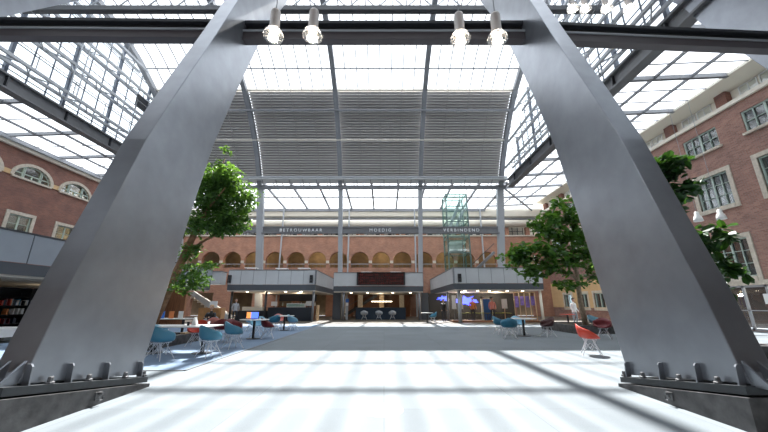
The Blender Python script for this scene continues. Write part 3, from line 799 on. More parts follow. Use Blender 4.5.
# ------------------------------------------------------------------ balconies
def parapet_x(m_panel, m_post, x0, x1, y, z0, z1, n):
    for k in range(n):
        a = x0+(x1-x0)*k/n; b = x0+(x1-x0)*(k+1)/n; m_panel.box((a+.02, y, z0), (b-.02, y+.05, z1))
    for k in range(n+1):
        a = x0+(x1-x0)*k/n; m_post.box((a-.03, y+.02, z0), (a+.03, y+.09, z1))
def parapet_y(m_panel, m_post, y0, y1, x, z0, z1, n, s=1):
    for k in range(n):
        a = y0+(y1-y0)*k/n; b = y0+(y1-y0)*(k+1)/n; m_panel.box((x, a+.02, z0), (x-s*.05, b-.02, z1))
    for k in range(n+1):
        a = y0+(y1-y0)*k/n; m_post.box((x-s*.02, a-.03, z0), (x-s*.09, a+.03, z1))
def balcony(label, x0, x1, y0, y1, nx, side=None, ny=8, pm='panel', skip=None):
    t = thing('balcony', label, 'balcony', ((x0+x1)/2, y0, 2.32), 'upper level balconies')
    MB().box((x0, y0+.02, 2.42), (x1, y1, 2.86)).build('slab', 'slab', t)
    MB().box((x0+.03, y0+.05, 2.34), (x1-.03, y1, 2.42)).build('soffit', 'soffit', t)
    p = MB(); q = MB(); parapet_x(p, q, x0, x1, y0, 2.88, 4.0, nx)
    if side == 'r': parapet_y(p, q, y0, y1, x1, 2.88, 4.0, ny, 1)
    if side == 'l': parapet_y(p, q, y0, y1, x0, 2.88, 4.0, ny, -1)
    p.build('parapet_panels', pm, t); q.build('posts', 'steel_mid', t)
    h = MB(); h.box((x0, y0-.02, 4.0), (x1, y0+.1, 4.07))
    if side == 'r': h.box((x1-.1, y0, 4.0), (x1+.02, y1, 4.07))
    if side == 'l': h.box((x0-.02, y0, 4.0), (x0+.1, y1, 4.07))
    h.build('handrail', 'steel', t)
    return t
balcony('pale grey panelled balcony at the left with its corner toward the centre', -12.7, -5.55, 26.5, YB-.02, 7, 'r')
balcony('pale grey panelled balcony at the right with its corner toward the centre', 5.3, 12.1, 24.8, YB-.02, 7, 'l')
balcony('central balcony bridge carrying the dark display board', -4.45, 3.45, 28.8, YB-.02, 2)
# side gallery, left
t = thing('balcony', 'blue grey side gallery running along the left brick wall', 'balcony', (-14, 10, 2.35), 'upper level balconies')
MB().box((XL+.3, -4, 2.42), (-14.02, 26.4, 2.86)).build('slab', 'slab', t)
MB().box((XL+.3, -4, 2.34), (-14.1, 26.4, 2.42)).build('soffit', 'soffit', t)
p = MB(); q = MB(); parapet_y(p, q, -4, 26.4, -14, 2.88, 4.0, 11, 1); p.build('parapet_panels', 'panel_dark', t); q.build('posts', 'steel_dark', t)
MB().box((-14.12, -4, 4.0), (-13.98, 26.4, 4.07)).build('handrail', 'steel_dark', t)
# walkway box left of the left balcony
t = thing('stair_landing', 'small pale panelled landing beside the left balcony behind the tree', 'landing', (-14.2, 27, 2.9))
MB().box((-15.2, 26.6, 2.9), (-13.4, 27.6, 3.9)).build('panel', 'panel', t)
MB().box((-15.25, 26.55, 3.9), (-13.35, 27.65, 3.97)).build('handrail', 'steel', t)
# display board
t = thing('display_board', 'long dark display board on the front of the central balcony', 'display board', (-.3, 28.7, 2.95))
m = MB(); m.box((-2.4, 28.62, 2.95), (1.85, 28.78, 3.0)); m.box((-2.4, 28.62, 4.02), (1.85, 28.78, 4.08)); m.box((-2.4, 28.62, 3.0), (-2.28, 28.78, 4.02)); m.box((1.73, 28.62, 3.0), (1.85, 28.78, 4.02)); m.build('frame', 'black', t)
m = bpy.data.materials.new('dark red flap rows'); m.use_nodes = True; nt = m.node_tree; b = nt.nodes['Principled BSDF']
g = nt.nodes.new('ShaderNodeTexCoord'); mp = nt.nodes.new('ShaderNodeMapping'); mp.inputs['Rotation'].default_value = (PI/2, 0, 0)
br = nt.nodes.new('ShaderNodeTexBrick'); br.inputs['Scale'].default_value = 1; br.inputs['Brick Width'].default_value = .17; br.inputs['Row Height'].default_value = .25; br.offset = 0
br.inputs['Mortar Size'].default_value = .02; br.inputs['Color1'].default_value = (.09, .014, .012, 1); br.inputs['Color2'].default_value = (.035, .01, .01, 1); br.inputs['Mortar'].default_value = (.008, .008, .009, 1)
nt.links.new(g.outputs['Object'], mp.inputs[0]); nt.links.new(mp.outputs[0], br.inputs['Vector']); nt.links.new(br.outputs['Color'], b.inputs['Base Color']); b.inputs['Roughness'].default_value = .25
K['board'] = m
MB().box((-2.28, 28.66, 3.0), (1.73, 28.74, 4.02)).build('screen', 'board', t)
# speakers on the balconies
for (x, y, z, w) in ((-12.55, 26.3, 3.0, 'left end of the left balcony'), (-5.9, 26.3, 3.0, 'right corner of the left balcony'), (5.75, 24.6, 2.95, 'corner of the right balcony')):
    t = thing('loudspeaker', 'small black loudspeaker on the '+w, 'loudspeaker', (x, y, z), 'balcony loudspeakers')
    MB().box((x-.12, y, z), (x+.12, y+.2, z+.62)).build('cabinet', 'black', t)
    MB().ball((x, y, z+.2), (.08, .015, .08)).build('cone', 'steel_dark', t); MB().ball((x, y, z+.44), (.05, .012, .05)).build('tweeter', 'steel_dark', t)
# posts under the balconies
for (x, y, r, mt, w) in ((-5.75, 26.9, .09, 'steel_mid', 'under the corner of the left balcony'), (-9.6, 26.9, .09, 'steel_dark', 'under the middle of the left balcony'), (-12.4, 26.9, .09, 'steel_dark', 'under the left end of the left balcony'),
                      (-3.55, 29.0, .09, 'steel_mid', 'under the left end of the central balcony'), (3.1, 29.0, .10, 'steel_mid', 'under the right end of the central balcony'),
                      (5.75, 25.3, .14, 'steel_light', 'under the corner of the right balcony, white and thick'), (5.45, 28.3, .10, 'steel_mid', 'behind the thick corner post of the right balcony'), (11.9, 25.1, .1, 'cream', 'under the right end of the right balcony')):
    t = thing('balcony_post', 'round steel post '+w, 'post', (x, y, 0), 'posts under the balconies')
    MB().tube([(x, y, 0.03), (x, y, 2.34)], r, 12).build('shaft', mt, t, True)
    MB().lathe([(r+.05, 0), (r+.05, .03)], 12, (x, y, 0)).build('foot_plate', 'steel_dark', t)
tag(MB().box((-4.25-.35, 29.75, 0), (-4.25+.35, 30.4, 2.34)).build('pier', 'slab'), 'square dark pier under the left end of the central balcony', 'pier', 'dark piers')
tag(MB().box((3.65-.3, 29.75, 0), (3.65+.35, 30.4, 2.34)).build('pier', 'slab'), 'square dark pier under the right end of the central balcony', 'pier', 'dark piers')
# downlights
for (x, y) in [(-11.4, 27.4), (-9.8, 27.4), (-8.2, 27.4), (-6.9, 27.4), (-3, 30), (-1.5, 30), (.8, 30), (2.4, 30), (6.3, 25.6), (7.3, 25.6), (8.2, 25.6), (9.6, 25.6), (10.8, 25.6)]:
    tag(MB().lathe([(.09, .0), (.11, .025), (.09, .03)], 12, (x, y, 2.31)).build('downlight', 'down'), 'small round downlight in the underside of the balconies', 'downlight', 'balcony downlights')
for (x, y, e) in [(-11, 31, 60), (-8, 31, 60), (-.4, 33, 40), (7, 29.3, 110), (10, 29.3, 110), (-18, 18, 30), (-18, 12, 30), (20.6, 16, 25)]:
    l = bpy.data.lights.new('soffit_light', 'POINT'); l.energy = e; l.color = (1, .84, .62); l.shadow_soft_size = .15
    o = bpy.data.objects.new('soffit_light', l); o.location = (x, y, 2.1); col.objects.link(o)

# ------------------------------------------------------------------ glass lift
t = thing('glass_lift', 'tall green tinted glass lift shaft behind the right lettered beam', 'lift', (7.5, 32.5, 2.9))
x0, x1, y0, y1 = 6.35, 8.5, 31.3, 33.3
m = MB()
for x in (x0, x1):
    for y in (y0, y1): m.bar((x, y, 0), (x, y, 12.35), .12, .12)
m.bar(((x0+x1)/2+.35, y0, 0), ((x0+x1)/2+.35, y0, 12.35), .06, .06)
for z in (4.6, 6.2, 7.8, 9.4, 11.0, 12.3):
    m.bar((x0, y0, z), (x1, y0, z), .08, .08); m.bar((x0, y1, z), (x1, y1, z), .08, .08); m.bar((x0, y0, z), (x0, y1, z), .08, .08); m.bar((x1, y0, z), (x1, y1, z), .08, .08)
K['liftframe'] = mat('lift frame green grey', (.12, .19, .18), .4)
m.build('frame', 'liftframe', t)
m = MB()
for (a, b) in (((x0, y0), (x1, y0)), ((x0, y1), (x1, y1)), ((x0, y0), (x0, y1)), ((x1, y0), (x1, y1))):
    m.add([(a[0], a[1], 2.9), (b[0], b[1], 2.9), (b[0], b[1], 12.3), (a[0], a[1], 12.3)], [(0, 1, 2, 3)])
m.add([(x0, y0, 12.3), (x1, y0, 12.3), (x1, y1, 12.3), (x0, y1, 12.3)], [(0, 1, 2, 3)])
m.build('glass_walls', 'elev', t, fix=False)
m = MB(); m.box((x0+.3, y0+.3, 6.5), (x1-.3, y1-.3, 6.6)); m.box((x0+.3, y0+.3, 7.25), (x1-.3, y1-.3, 7.4)); m.box((x0+.3, y1-.35, 6.6), (x1-.3, y1-.3, 7.25)); m.build('lift_car', 'white', t)
m = MB()
for (a, b) in (((x0+.4, 8.9), (x1-.5, 11.8)), ((x0+.9, 8.6), (x1-.2, 10.8))): m.bar((a[0], y0+.9, a[1]), (b[0], y0+.9, b[1]), .2, .28)
m.build('drive_gear', 'steel_light', t)
# escalator / stair beside it
t = thing('staircase', 'dark steel stair rising to the right beside the glass lift', 'stairs', (10, 33, 4))
MB().bar((9.0, 33.6, 4.3), (11.6, 33.6, 6.6), .5, .25).build('stringer', 'steel', t)
MB().bar((9.0, 33.3, 5.2), (11.6, 33.3, 7.5), .05, .06).build('handrail', 'steel_dark', t)

# plants and bright papers on the balcony tops
for i, (x, y, z) in enumerate(((-11.5, 28, 4.45), (-9.0, 28.5, 4.45), (-7.0, 28.3, 4.45), (-1.6, 30.2, 4.3), (1.1, 30.2, 4.3), (6.5, 26.6, 4.2), (9.2, 26.4, 4.2))):
    t = thing('desk', 'white topped desk standing up on the balcony level, '+['leftmost on the left balcony', 'second on the left balcony', 'rightmost on the left balcony', 'left one on the central balcony', 'right one on the central balcony', 'near the corner of the right balcony', 'toward the right on the right balcony'][i], 'desk', (x, y, 2.86), 'desks on the balconies')
    MB().box((x-.5, y-.3, z-.12), (x+.5, y+.3, z-.07)).build('tabletop', 'white', t)
    for dx in (-.45, .45): MB().box((x+dx-.03, y-.05, 2.86), (x+dx+.03, y+.05, z-.12)).build('leg', 'steel', t)

# ------------------------------------------------------------------ ground floor furniture at the back
def counter(label, x0, x1, y0, y1, h, mt, top='steel_dark'):
    t = thing('counter', label, 'counter', ((x0+x1)/2, y0, 0), 'serving counters')
    MB().box((x0+.03, y0+.03, 0), (x1-.03, y1-.03, h-.05)).build('body', mt, t); MB().box((x0, y0, h-.05), (x1, y1, h)).build('worktop', top, t); return t
counter('long black serving counter under the left balcony', -9.6, -5.95, 27.4, 28.3, 1.08, 'navy')
counter('low black counter left of the long serving counter', -12.2, -9.7, 27.6, 28.4, .82, 'navy')
counter('dark blue bar in the central opening under the display board', -2.6, 2.0, 30.2, 30.9, 1.05, 'navyblue')
t = thing('display_case', 'white display case on the long black counter', 'display case', (-7, 27.7, 1.08))
MB().box((-8.1, 27.6, 1.08), (-6.6, 28.1, 1.4)).build('case', 'white', t); MB().box((-8.05, 27.58, 1.15), (-6.65, 27.6, 1.35)).build('front_pane', 'elev', t)
for i, (x, w, h, l, mt) in enumerate(((-9.2, .5, .5, 'white menu board at the left end of the long counter', 'paper'), (-6.3, .45, .55, 'white till screen at the right end of the long counter', 'paper'))):
    t = thing('till_screen', l, 'screen', (x, 27.8, 1.08)); MB().box((x-.03, 27.8, 1.08), (x+.03, 27.86, 1.2)).build('stand', 'black', t); MB().box((x-w/2, 27.78, 1.2), (x+w/2, 27.83, 1.2+h*.7)).build('screen', mt, t)
tag(MB().box((-11.8, 27.7, .82), (-10.1, 28.1, 1.12)).build('paper_tray', 'cream'), 'row of cream trays on the low black counter', 'tray')
for i in range(8):
    x = -9.3+i*.42; tag(MB().lathe([(.04, 0), (.045, .2), (.018, .27), (.018, .34)], 10, (x+.1, 30.15, 1.18+.0)).build('bottle', R.choice(['orange', 'paper', 'green', 'steel_dark'])), 'small bottle on the shelf behind the black counter', 'bottle', 'bottles behind the counter')
t = thing('back_shelf', 'wooden shelf unit behind the black counter under the left balcony', 'shelf', (-8, 30.2, 0))
MB().box((-9.6, 30.0, 0), (-6.2, 30.4, 1.18)).build('cabinet', 'wood', t); MB().box((-9.6, 30.32, 1.6), (-6.2, 30.4, 2.2)).build('mirror', 'steel_dark', t)
tag(MB().box((-5.55, 27.4, 0), (-5.42, 27.9, 1.25)).build('panel_screen', 'lightwood'), 'upright light wood panel at the right end of the counter', 'panel')
# central alcove
struct(MB().box((-3.4, YB+.9, 0), (3.0, YB+1.0, 2.6)).build('wall_alcove', 'wood'))
for i, x in enumerate((-2.55, -.25, 1.9)):
    tag(MB().box((x-.25, 35.5, 0), (x+.25, 35.8, 2.3)).build('lit_pillar', ['stone', 'lightwood', 'stone'][i]), 'pale patterned pillar behind the dark blue bar, %s one' % ('left', 'middle', 'right')[i], 'pillar', 'pillars behind the bar')
tag(MB().box((-1.15, 31.2, 1.55), (.75, 31.26, 1.6)).build('line_lamp', 'down'), 'thin straight lamp bar hanging above the dark blue bar', 'lamp')
t = bpy.data.objects['line_lamp']; m = MB(); m.tube([(-1.0, 31.23, 1.6), (-1.0, 31.23, 2.36)], .008, 5); m.tube([(.6, 31.23, 1.6), (.6, 31.23, 2.36)], .008, 5); m.build('hanger', 'steel', t)
t = thing('stair_flight', 'dark stair flight behind the bar rising to the right', 'stairs', (-3, 36.5, 0))
MB().bar((-4.2, 36.6, 0.2), (-.8, 36.6, 2.3), .9, .3).build('stringer', 'steel_dark', t); MB().bar((-4.2, 36.1, 1.0), (-1.8, 36.1, 2.3), .05, .05).build('handrail', 'steel', t)
# doors with stone frames
for i, (x, y) in enumerate(((-5.0, YB-.01), (4.7, YB-.01))):
    e = bpy.data.objects.new('door_%d' % (i+1), None); e.location = (x, y, 0); col.objects.link(e); e['kind'] = 'structure'
    m = MB(); m.box((x-.75, y-.1, 0), (x-.58, y, 2.3)); m.box((x+.58, y-.1, 0), (x+.75, y, 2.3)); m.box((x-.75, y-.1, 2.15), (x+.75, y, 2.3)); m.build('door_frame', 'stone', e)
    MB().box((x-.58, y+.1, .02), (x+.58, y+.13, 2.15)).build('pane', 'glass', e)
t = thing('notice_board', 'small blue and white notice on the brick left of the bar', 'notice', (-3.9, 30.9, 1.2))
MB().box((-3.95+.5, 29.7, 1.5), (-3.15, 29.73, 1.8)).build('blue_sign', 'pblue', t); MB().box((-3.4, 29.7, 1.2), (-3.2, 29.73, 1.45)).build('white_sheet', 'paper', t)
MB().box((-3.42, 29.73, 0), (-3.2, 29.77, 1.85)).build('stand', 'steel_light', t)

# stair under the left balcony
t = thing('staircase', 'broad stair with pale balustrade under the left balcony', 'stairs', (-14, 27.5, 0))
m = MB(); m.prism([(-16.2, 2.3), (-15.6, 2.3), (-12.3, .35), (-12.3, 0.02), (-12.6, 0.02)], 'y', 27.0, 27.1); m.build('balustrade', 'panel', t)
m = MB()
for k in range(11): m.box((-12.5-k*.31, 27.12, 0.02 if k == 0 else .18*k), (-12.81-k*.31, 28.6, .18*(k+1)))
m.build('steps', 'stone', t)
MB().bar((-12.3, 27.05, .45), (-15.7, 27.05, 2.38), .08, .06).build('handrail', 'cream', t)

# right: stage area under right balcony
tag(MB().box((4.2, 31.0, 0), (12.2, 31.15, 2.3)).build('partition', 'dark'), 'dark partition behind the stage area under the right balcony', 'partition')
def bw(x0, x1, z0, z1):
    m = MB(); pts = []
    n = 18
    for k in range(n):
        a = 2*PI*k/n; rr = .75+.3*math.sin(k*2.7)+.12*math.sin(k*5.1); pts.append(((x0+x1)/2+(x1-x0)/2*rr*math.cos(a), (z0+z1)/2+(z1-z0)/2*rr*math.sin(a)))
    m.prism(pts, 'y', 30.93, 30.995); return m
tag(bw(6.4, 9.0, 1.15, 2.1).build('light_screen', 'screenb'), 'large glowing blue projection under the right balcony', 'screen')
tag(bw(4.9, 6.2, 1.6, 2.1).build('light_screen', 'screenb'), 'smaller glowing blue projection left of the large one', 'screen')
for i, x in enumerate((5.75, 6.3)):
    tag(MB().box((x-.17, 27.2, .95), (x+.17, 27.25, 2.05)).build('banner', 'paper'), 'white upright banner under the right balcony, %s one' % ('left', 'right')[i], 'banner', 'white banners')
    o = bpy.data.objects['banner' if i == 0 else 'banner.001']; MB().box((x-.02, 27.22, 0.0), (x+.02, 27.26, 2.0)).build('pole', 'steel', o)
for i in range(6):
    x = 9.4+i*.0; 
t = thing('exhibition_frame', 'timber frame hung with violet cloths under the right balcony', 'exhibition frame', (11, 26, 0))
m = MB()
for k in range(5): m.box((10.2+k*.42, 26.0, 0), (10.25+k*.42, 26.05, 2.25))
m.box((10.2, 26.0, 2.2), (11.95, 26.05, 2.27)); m.box((10.2, 26.0, .3), (11.95, 26.05, .35)); m.build('timber_posts', 'lightwood', t)
for k in range(4): MB().box((10.28+k*.42, 25.97, 1.1+.15*(k % 2)), (10.55+k*.42, 26.0, 1.95)).build('violet_cloth', 'violet', t)
e = thing('blue_door', 'bright blue door in a white frame under the right balcony', 'door', (8.6, 28, 0))
MB().box((8.35, 28, 0), (8.95, 28.05, 1.75)).build('leaf', 'pblue', e)
m = MB(); m.box((8.2, 27.95, 0), (8.35, 28.08, 1.95)); m.box((8.95, 27.95, 0), (9.1, 28.08, 1.95)); m.box((8.2, 27.95, 1.75), (9.1, 28.08, 1.95)); m.build('door_frame', 'paper', e)
tag(MB().box((9.5, 26.8, 1.0), (9.95, 26.85, 1.75)).build('poster', 'paper'), 'white poster board left of the violet cloths', 'poster')
MB().box((9.7, 26.85, 0), (9.75, 26.9, 1.75)).build('stand', 'lightwood', bpy.data.objects['poster'])
# low platform edge
tag(MB().box((5.2, 25.5, 0), (11.9, 26.6, .12)).build('stage_step', 'wood'), 'low brown platform edge under the right balcony', 'platform')

# bookcase under the side gallery at left
t = thing('bookcase', 'dark bookcase filled with books behind the left leg', 'bookcase', (-17.2, 13, 0))
m = MB()
for z in (.0, .45, .85, 1.25, 1.65, 2.05): m.box((-17.6, 8, z), (-17.1, 20, z+.04))
for y in (8, 10, 12, 14, 16, 18, 20): m.box((-17.6, y-.03, 0), (-17.1, y+.03, 2.09))
m.box((-17.66, 8, 0), (-17.6, 20, 2.09)); m.build('shelves', 'dark', t)
cl = ['paper', 'dred', 'orange', 'teal', 'steel_light', 'cream', 'black', 'red', 'navyblue']
nb = 0
for z in (.49, .89, 1.29, 1.69):
    y = 12.1
    while y < 16.2 and nb < 150:
        th = R.uniform(.03, .07); h = R.uniform(.2, .3)
        if R.random() < .75:
            m = MB(); m.box((-17.35, y, z), (-17.14, y+th, z+h)); m.box((-17.14, y+th*.2, z+h*.75), (-17.138, y+th*.8, z+h*.85))
            o = m.build('book', R.choice(cl)); tag(o, 'upright book in the dark bookcase behind the left leg', 'book', 'books in the bookcase'); nb += 1
        else: y += .06
        y += th+.006
t = thing('low_desk', 'white low desk at the left edge behind the left leg', 'desk', (-14, 12.2, 0))
MB().box((-14.8, 11.0, .45), (-13.5, 13.2, .5)).build('tabletop', 'white', t); MB().box((-13.55, 11.1, .2), (-13.5, 13.1, .45)).build('front_panel', 'paper', t)
for x in (-14.7, -13.65):
    for y in (11.1, 13.0): MB().box((x, y, 0), (x+.1, y+.1, .45)).build('leg', 'steel', t)

# ------------------------------------------------------------------ chairs and tables
def shell_mesh(mt):
    n, mm = 28, 8; vs = []; fs = []
    def rim(a):   # a: 0 = front (-y), pi = back (+y)
        b = (1-math.cos(a))/2
        side = math.sin(a)**2
        z = .44+.17*side+.37*max(0, b)**2.6*(1-.3*side)
        rx = .285+.045*side; ry = .275 if math.cos(a) > 0 else .25+.03*b
        return rx, ry, z
    for j in range(mm+1):
        f = j/mm
        for k in range(n):
            a = 2*PI*k/n; rx, ry, z = rim(a)
            g = f**3.6; rr = math.sin(min(1, f*1.12)*PI/2)
            vs.append((rx*rr*math.sin(a), -ry*rr*math.cos(a)+.02*g, .415+(z-.415)*g))
    for j in range(mm):
        for k in range(n):
            a, b = j*n+k, j*n+(k+1) % n; fs.append((a, b, b+n, a+n))
    return MB().add(vs, fs)
def make_chair(mt, word):
    t = thing('shell_chair', word, 'chair')
    o = shell_mesh(mt).build('seat_shell', mt, t, True)
    s = o.modifiers.new('s', 'SOLIDIFY'); s.thickness = .014
    for sx in (-1, 1):
        for sy in (-1, 1):
            MB().tube([(sx*.07, sy*.07, .41), (sx*.24, sy*.23, .0)], .010, 6).build('leg', 'wire', t)
    m = MB()
    for sx in (-1, 1):
        m.tube([(sx*.07, -.16, .41), (sx*.19, .0, .13), (sx*.07, .16, .41)], .007, 5)
        m.tube([(-.16, sx*.07, .40), (0, sx*.19, .14), (.16, sx*.07, .40)], .007, 5)
        m.tube([(sx*.20, -.19, .10), (0, sx*.0, .30), (-sx*.20, .19, .10)], .006, 5)
    m.tube([(-.16, -.16, .405), (.16, -.16, .405), (.16, .16, .405), (-.16, .16, .405), (-.16, -.16, .405)], .008, 5)
    m.build('wire_brace', 'wire', t)
    return t
protos = {}; usedp = {}
def chair(mt, x, y, rz, label, group):
    """rz: 0 = the chair faces the camera (-y)"""
    if mt not in protos: protos[mt] = make_chair(mt, label); usedp[mt] = False
    z = .012 if (-13.5 < x < -4.2 and 7.35 < y < 23.1) else 0
    place(protos[mt], usedp[mt], (x, y, z), math.radians(rz), label, group); usedp[mt] = True
GLc, GRc = 'shell chairs at the left tables', 'shell chairs on the right'
chair('blue', -5.6, 8.6, 172, 'mid blue shell chair nearest the left leg, back to the camera', GLc)
chair('lblue', -6.45, 9.55, 200, 'pale blue shell chair half hidden behind the left leg', GLc)
chair('blue', -4.6, 9.05, 150, 'mid blue shell chair at the near edge of the long left table', GLc)
chair('blue', -4.75, 10.75, 140, 'mid blue shell chair at the right end of the long left table', GLc)
chair('red', -6.3, 11.45, 10, 'red shell chair across the long left table, its rim above the top', GLc)
chair('dred', -5.55, 12.5, 60, 'dark red shell chair between the long table and the laptop table', GLc)
chair('dred', -6.05, 12.7, 200, 'second dark red shell chair, left of the laptop table', GLc)
chair('pink', -7.1, 14.2, 190, 'faded red shell chair behind the dark red ones', GLc)
chair('dred', -4.75, 13.85, 110, 'dark red shell chair right of the laptop table', GLc)
chair('lblue', -5.6, 14.95, 0, 'pale blue shell chair behind the laptop table', GLc)
chair('teal', -5.75, 17.6, 230, 'deep blue shell chair left of the farthest left table', GLc)
chair('lblue', -4.85, 17.9, 130, 'pale blue shell chair right of the farthest left table', GLc)
chair('lblue', -6.9, 17.6, 190, 'pale blue shell chair left of the far blue one near the black counter', GLc)
chair('pink', -5.9, 18.9, 30, 'faded red shell chair behind the farthest left table', GLc)
chair('red', 5.75, 9.55, 65, 'bright red shell chair alone on the open floor before the right leg', GRc)
chair('dred', 8.9, 13.75, 320, 'dark red shell chair beside the right leg behind the red one', GRc)
chair('lblue', 8.35, 11.6, 60, 'pale blue shell chair mostly hidden by the right leg', GRc)
chair('teal', 5.35, 15.6, 100, 'deep blue shell chair, leftmost at the right round table', GRc)
chair('teal', 5.15, 13.9, 165, 'deep blue shell chair with its back to the camera at the right round table', GRc)
chair('lblue', 6.35, 15.9, 10, 'pale blue shell chair behind the right round table', GRc)
chair('brown', 7.05, 14.6, 280, 'dark brown shell chair right of the right round table', GRc)
chair('teal', 3.55, 24.4, 250, 'deep blue shell chair at the small table near the central bar', GRc)
chair('dred', 12.45, 9.9, 180, 'dark red shell chair at the right edge of the picture', GRc)
chair('lblue', 10.9, 17.4, 20, 'pale blue shell chair far right beside the right leg edge', GRc)
for i, (x, w) in enumerate(((-1.75, 'left'), (-.45, 'middle'), (.75, 'right'))):
    chair('steel_light', x, 29.7, 180, 'pale grey shell chair, %s of three at the dark blue bar' % w, 'grey chairs at the bar')

def table(label, x, y, w, d, round_=False, legs=1, z0=0, h=.74, top='ttop'):
    t = thing('table', label, 'table', (x, y, z0), 'meeting tables')
    if round_: MB().lathe([(w/2-.01, h-.03), (w/2, h-.015), (w/2-.005, h)], 32, (x, y, z0)).build('tabletop', top, t)
    else: MB().box((x-w/2, y-d/2, z0+h-.03), (x+w/2, y+d/2, z0+h)).build('tabletop', top, t)
    for k in range(legs):
        px = x if legs == 1 else x+(-.35+.7*k/(legs-1))*w
        MB().bar((px, y, z0+.02), (px, y, z0+h-.03), .075, .075).build('leg', 'black', t)
        MB().lathe([(.26, 0), (.26, .015), (.05, .025)], 20, (px, y, z0)).build('foot', 'black', t)
    return t
table('long pale table behind the near blue chairs at the left', -5.85, 9.75, 2.0, .95, False, 2, .012)
table('pale table with a laptop in the middle of the left group', -5.25, 13.65, 1.15, .9, True, 1, .012)
table('farthest pale table of the left group before the black counter', -5.3, 17.9, 1.0, .9, True, 1, .012)
table('pale round table among the blue chairs at the right', 6.15, 14.9, 1.15, 1, True, 1)
table('small table standing alone near the central bar', 3.15, 24.6, .9, .9, True, 1)
table('small red topped table on the sunlit floor at far right', 11.5, 21.0, .9, .9, True, 1, 0, .74, 'red')
table('white table at the right edge beyond the right leg', 12.3, 9.1, 1.8, .8, False, 2)
table('pale table behind the left tree with leaflets', -9.2, 14.5, 1.6, .8, False, 2, .012)
# laptop with colour display
t = thing('laptop', 'open laptop with orange and blue display on the middle left table', 'laptop', (-5.3, 13.5, .752))
MB().box((-5.5, 13.4, .752), (-5.15, 13.63, .77)).build('keyboard_base', 'steel_light', t)
m = MB(); m.box((-5.62, 13.66, .77), (-5.1, 13.69, 1.05)); m.build('lid', 'black', t)
K['lapo'] = mat('orange display', (.9, .35, .1), .5, emit=(1, .35, .1), es=.6); K['lapb'] = mat('blue display', (.1, .2, .9), .5, emit=(.1, .2, 1), es=.8)
MB().box((-5.6, 13.655, .79), (-5.42, 13.66, 1.03)).build('orange_display', 'lapo', t); MB().box((-5.42, 13.655, .79), (-5.12, 13.66, 1.03)).build('blue_display', 'lapb', t)
# cup, card, box
t = thing('table_card', 'white folded card standing on the long left table', 'card', (-5.55, 9.9, .752))
MB().prism([(-5.62, .752), (-5.48, .752), (-5.55, .98)], 'y', 9.82, 9.96).build('card', 'paper', t)
tag(MB().lathe([(.03, 0), (.035, .1), (.036, .1), (.03, .005)], 14, (-5.6, 9.65, .752)).build('cup', 'black'), 'small black cup beside the white card on the long left table', 'cup')
tag(MB().lathe([(.03, 0), (.035, .1), (.036, .1), (.03, .005)], 14, (-5.2, 10.0, .752)).build('cup', 'white'), 'small white cup on the long left table', 'cup')
# leaflet rack behind tree
for i, (x, mt, w) in enumerate(((-9.55, 'pblue', 'blue'), (-9.15, 'orange', 'orange'), (-8.75, 'paper', 'white'))):
    t = thing('display_sheet', w+' upright sheet on the table behind the left tree', 'display sheet', (x, 14.4, .752))
    MB().box((x-.1, 14.4, .752), (x+.1, 14.42, 1.05)).build('sheet', mt, t); MB().bar((x, 14.42, .95), (x, 14.55, .765), .02, .02).build('prop', 'steel', t)
t = thing('cupboard', 'orange brown wooden cupboard behind the left tree', 'cupboard', (-9.3, 18, 0))
K['woodlight'] = mat('orange wood', (.42, .20, .07), .5, 0, .2, 4)
MB().box((-9.9, 17.8, .012), (-8.7, 18.3, 1.15)).build('body', 'woodlight', t)
for x in (-9.86, -9.28): MB().box((x, 17.78, .06), (x+.54, 17.8, 1.1)).build('door', 'woodlight', t)
tag(MB().box((-9.4, 17.9, 1.15), (-9.0, 17.93, 1.5)).build('notice', 'paper'), 'white notice standing on the orange brown cupboard', 'notice')
tag(MB().box((-17.0, 22.0, 0), (-13.2, 22.2, 2.3)).build('partition', 'wood'), 'brown wooden partition behind the left tree', 'partition')

# stools under the right balcony
t0 = None
def stool():
    t = thing('stool', 'x', 'stool')
    MB().lathe([(.17, .62), (.18, .65), (.16, .66)], 12).build('seat', 'olive', t)
    for k in range(4):
        a = PI/4+k*PI/2; MB().tube([(.1*math.cos(a), .1*math.sin(a), .62), (.2*math.cos(a), .2*math.sin(a), 0)], .014, 5).build('leg', 'steel_dark', t)
    return t
ps = stool(); k = 0
for j in range(3):
    for i in range(7):
        x = 6.4+i*.62+R.uniform(-.1, .1); y = 26.85+j*.75+R.uniform(-.1, .1)
        if 8.1 < x < 9.2 and j > 1: continue
        place(ps, k > 0, (x, y, 0), R.uniform(0, 1), 'stool with olive seat and dark legs in the crowded rows under the right balcony', 'stools under the right balcony'); k += 1

# ------------------------------------------------------------------ planters
def planter(label, x0, x1, y0, y1, h):
    t = thing('planter', label, 'planter', ((x0+x1)/2, (y0+y1)/2, 0), 'stone planters')
    m = MB(); w = .22
    m.box((x0, y0, 0), (x1, y0+w, h)); m.box((x0, y1-w, 0), (x1, y1, h)); m.box((x0, y0+w, 0), (x0+w, y1-w, h)); m.box((x1-w, y0+w, 0), (x1, y1-w, h)); m.build('curb', 'plinth', t)
    MB().box((x0+w, y0+w, 0), (x1-w, y1-w, h-.05)).build('soil', 'soil', t); return t
planter('dark stone planter under the left tree behind the blue chair', -9.6, -7.0, 10.2, 12.9, .32)
planter('dark stone planter under the right tree', 9.0, 12.6, 15.9, 19.3, .36)
planter('dark stone planter hidden behind the right leg', 8.2, 9.9, 8.3, 9.9, .36)
tag(MB().box((-7.2, 12.0, .32), (-7.03, 12.35, .38)).build('book', 'lightwood'), 'open brown book lying on the left planter curb', 'book')

